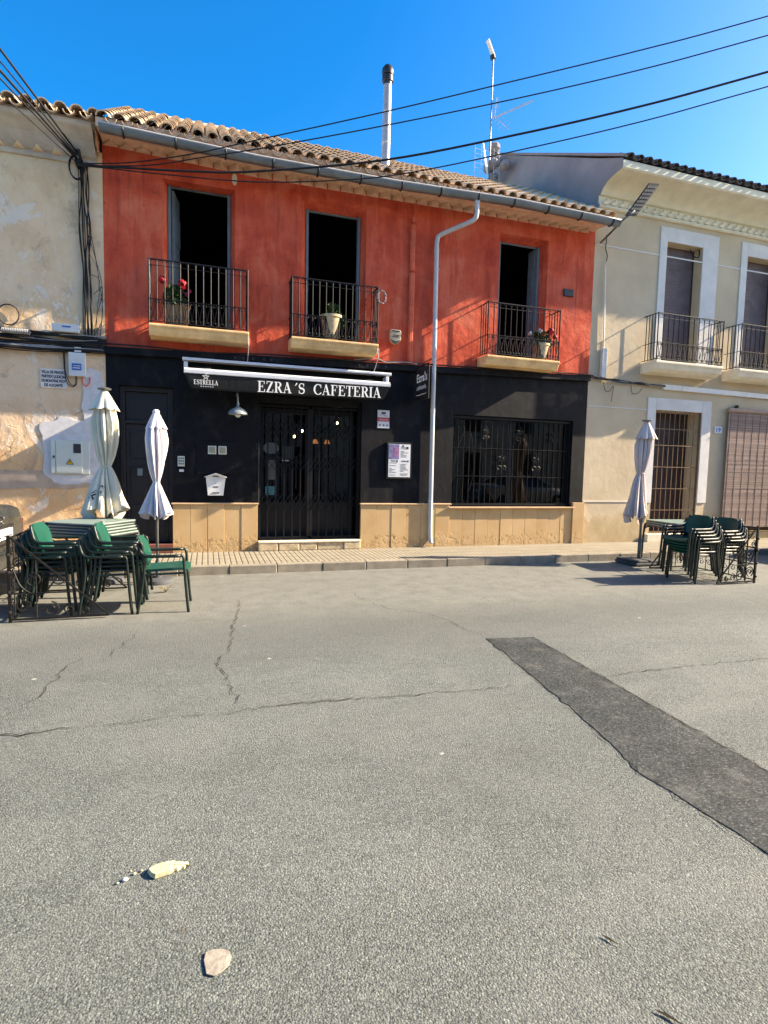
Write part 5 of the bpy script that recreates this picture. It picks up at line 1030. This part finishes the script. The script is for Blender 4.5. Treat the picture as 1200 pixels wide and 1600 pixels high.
# ------------------------------------------------------------------ cars
def make_car(label, paint, group=None):   # front towards +x
    t = thing('parked_car', (0,0,0), label, 'car', group)
    ST = [(-2.16,.74,.46,.90,.92),(-2.12,.80,.34,.99,1.02),(-2.02,.84,.28,1.02,1.055),(-1.60,.87,.24,1.02,1.075),(-1.02,.88,.22,.99,1.41),(-.3,.89,.21,.97,1.46),(.35,.89,.21,.95,1.44),(1.05,.88,.22,.92,.985),(1.6,.86,.24,.86,.91),(2.0,.80,.27,.76,.80),(2.16,.68,.38,.62,.66)]
    sec = lambda x, w, zb, bl, tp: [(x,0,zb),(x,w*.8,zb),(x,w*.96,zb+.10),(x,w,.5*(zb+bl)),(x,w*.985,bl-.09),(x,w*.93,bl),(x,w*.93-(tp-bl)*.42 if tp-bl > .15 else w*.86,bl+(tp-bl)*.9),(x,w*.42,tp),(x,0,tp+.01)]
    vs = []; K = 9
    for s in ST:
        h = sec(*s); vs += h + [(a,-b,c) for a, b, c in h[-2:0:-1]]
    n = 2*K-2; bf = []; gf = []
    for i in range(len(ST)-1):
        for j in range(n):
            f = (i*n+j, (i+1)*n+j, (i+1)*n+(j+1) % n, i*n+(j+1) % n); side = j in (5, n-6); topf = j in (6,7,8,9)
            glass = (side and 3 <= i <= 6) or (topf and i in (3, 6)); (gf if glass else bf).append(f)
    bf.append(tuple(range(n))[::-1]); bf.append(tuple((len(ST)-1)*n+j for j in range(n)))
    M().add(vs, bf).build('body', paint, t, smooth=True, autosmooth=35); M().add(vs, gf).build('window', simple('tinted_glass', (.015,.018,.02), .06, .7), t)
    g = M()
    for x in (-.3,.37):
        for s in (-1, 1): g.obox((x,s*.835,.97),(x,s*.66,1.40),.07,.012,(1,0,0))
    g.build('pillar', paint, t)
    for x in (-1.32, 1.32):
        for s in (-1, 1):
            w = M(); w.lathe([(.20,-.1),(.30,-.1),(.325,-.06),(.325,.06),(.30,.1),(.20,.1)], 32); 
            w.v = [(x+a, s*.80+c, .325+b) for a, b, c in w.v]; wh = w.build('wheel', MAT['tyre'], t, smooth=True, autosmooth=40)
            r = M().lathe([(.0,.085),(.05,.09),(.06,.075),(.17,.07),(.205,.09)], 20); r.v = [(x+a, s*.80+c*s, .325+b) for a, b, c in r.v]; r.build('rim', MAT['rim'], wh, smooth=True, autosmooth=30)
    M().box(-2.205,-2.14,-.66,.66,.36,.56).build('bumper', paint, t, bevel=.03); M().box(2.12,2.19,-.6,.6,.32,.5).build('bumper', paint, t, bevel=.03)
    for s in (-1, 1):
        M().box(-2.150,-2.08,s*.74-.07,s*.74+.07,.66,.88).build('tail_light', MAT['red_l'], t, bevel=.02); M().box(2.02,2.12,s*.64-.13,s*.64+.1,.58,.68).build('headlight', MAT['chrome'], t, bevel=.02); M().box(.85,1.0,s*.93-.08,s*.93+.08,.93,1.05).build('mirror', paint, t, bevel=.03)
    p = M().box(-2.19,-2.155,-.26,.26,.70,.815).build('number_plate', MAT['plate'], t, bevel=.003)
    g = M()
    for i, (w, b) in enumerate(((.05,1),(.03,1),(.05,0),(.05,1),(.03,0),(.05,1))): g.box(-2.192,-2.189,-.21+i*.07,-.21+i*.07+w,.725,.745).box(-2.192,-2.189,-.21+i*.07,-.21+i*.07+.012,.745,.79)
    g.build('plate_print', MAT['ink'], p)
    M().box(-2.175,-2.14,-.36,.36,.83,.85).build('trunk_trim', MAT['dkmetal'], t); M().tube(smoothpath([(-2.165,.035,.965),(-2.165,-.02,.955),(-2.165,-.035,.94),(-2.165,.03,.915),(-2.165,.03,.90),(-2.165,-.04,.885)]), .008, 6).build('badge', MAT['chrome'], t)
    return t
c1 = make_car('black car parked behind the left iron railing, only its rear corner in the photo', MAT['carblk']); c1.location = (-4.39,7.28,0); c1.rotation_euler = (0,0,R(180))
c2 = make_car('silver car parked along the far kerb, seen as a reflection in the barred window', MAT['carsil'], 'silver parked cars'); c2.location = (13.2,-1.45,0)
dup(c2, 'silver car parked along the kerb in front of the cream house', (13.2,7.35,0), R(180), 'silver parked cars')

# ------------------------------------------------------------------ houses across the street (seen in the shop window)
for i, (x0, x1, h, c) in enumerate(((-16,-6,6.4,(.50,.42,.32)), (-5.99,5,6.0,(.44,.38,.33)), (5.01,17,6.8,(.52,.46,.37)), (17.01,34,6.2,(.47,.36,.26)))):
    t = thing('terraced_house', ((x0+x1)/2,-4.4,0), ['far left rendered terraced house across the street behind the camera', 'grey rendered terraced house directly behind the camera', 'pale terraced house across the street facing the barred window', 'ochre terraced house across the street at the far right'][i], 'building', 'houses across the street')
    m = simple('street_render', c, .9, .2, var=.15, scale=1.5); ops = []; x = x0+1.2
    while x+1.2 < x1: ops += [(x,x+1.0,.2,2.5,-.2),(x,x+1.0,3.5,5.5,-.2)]; x += 2.8
    wall(M(), x0, x1, .1, h, -4.4, ops).box(x0,x1,-12,-11.9,.1,h).build('wall', m, t); g = M()
    for o in ops: g.box(o[0],o[1],-4.64,-4.59,o[2],o[3])
    g.build('shutter', MAT['door'], t); M().prism([(-4.1,h+.01),(-8,h+1.7),(-12,h+.01),(-12,h-.05),(-4.1,h-.05)], lambda u, v, d: (d, u, v), x0, x1).build('roof', MAT['tile'], t)

# ------------------------------------------------------------------ things lying on the road
random.seed(31)
L = [(-.0767,.006),(-.064,-.022),(-.046,-.037),(-.030,-.034),(-.0238,-.0335),(-.008,-.026),(.0054,-.025),(.020,-.016),(.033,-.017),(.046,-.008),(.0586,-.010),(.066,-.002),(.0776,-.004),(.070,.004),(.0746,.010),(.060,.013),(.0473,.023),(.034,.022),(.0174,.033),(.006,.027),(-.0062,.029),(-.020,.026),(-.0349,.0285),(-.050,.023),(-.0623,.021)]
vs = []; fs = []; n = len(L)
for q, (f, z) in enumerate(((1,0),(1.0,.012),(.93,.0175),(.6,.0185),(.25,.0175))):
    for i, (x, y) in enumerate(L): vs.append((x*f+random.uniform(-.0012,.0012), y*f+random.uniform(-.0012,.0012), z*(1-.45*max(0,x*f)/.09)+((.003+.004*(x > .01))*noise.noise(Vector((x*f*70,y*f*60,q))) if q > 1 else 0)))
for q in range(4):
    for i in range(n): fs.append((q*n+i, q*n+(i+1) % n, (q+1)*n+(i+1) % n, (q+1)*n+i))
fs.append(tuple(4*n+i for i in range(n)))
o = M().add(vs, fs).build('plaster_lump', MAT['brick'], smooth=True, autosmooth=35); o.location = (-.1496,2.2123,.003); tag(o, 'yellow crumbling lump of plaster lying on the road', 'rubble')
for i, (x, y, s) in enumerate(((-.305,2.20,.010),(-.275,2.225,.006),(-.25,2.235,.005),(-.33,2.19,.005),(-.29,2.245,.004))):
    o = M().sphere((0,0,s*.4), s, 9, (1.2,1,.6)).build('plaster_crumb', MAT['paper' if i == 0 else 'brick'], smooth=True); o.location = (x,y,.003)
    tag(o, ['largest white crumb left of the yellow plaster lump', 'crumb between the white crumb and the plaster lump', 'crumb nearest to the left end of the plaster lump', 'leftmost tiny crumb on the road', 'crumb farthest up the road from the white crumb'][i], 'rubble', 'plaster crumbs')
vs = [(-.0432,.0134),(-.0353,-.0409),(-.0124,-.0545),(.0129,-.0458),(.0349,-.0288),(.0441,.0024),(.0368,.0245),(.015,.0411),(-.0153,.0474),(-.0374,.0413)]
o = M().prism(vs, lambda u, v, d: (u, v, d), 0, .004).build('flat_stone', MAT['pstone'], bevel=.003); o.location = (.0273,1.7387,.003); tag(o, 'pinkish flat stone set into the road near the bottom of the photo', 'stone')
t = thing('dry_weed', (-.52,6.95,0), 'small dry weed growing from the road behind the single chair', 'weed')
rnd = random.Random(2); g = M()
for i in range(16): a = rnd.uniform(0,6.28); l = rnd.uniform(.06,.14); g.tube([(-.50,7.3,0),(-.50+l*.5*math.cos(a),7.3+l*.5*math.sin(a),l*.7),(-.50+l*math.cos(a),7.3+l*math.sin(a),l*.6)], .003, 4)
g.build('stems', simple('dry_straw', (.30,.24,.12), .9), t)
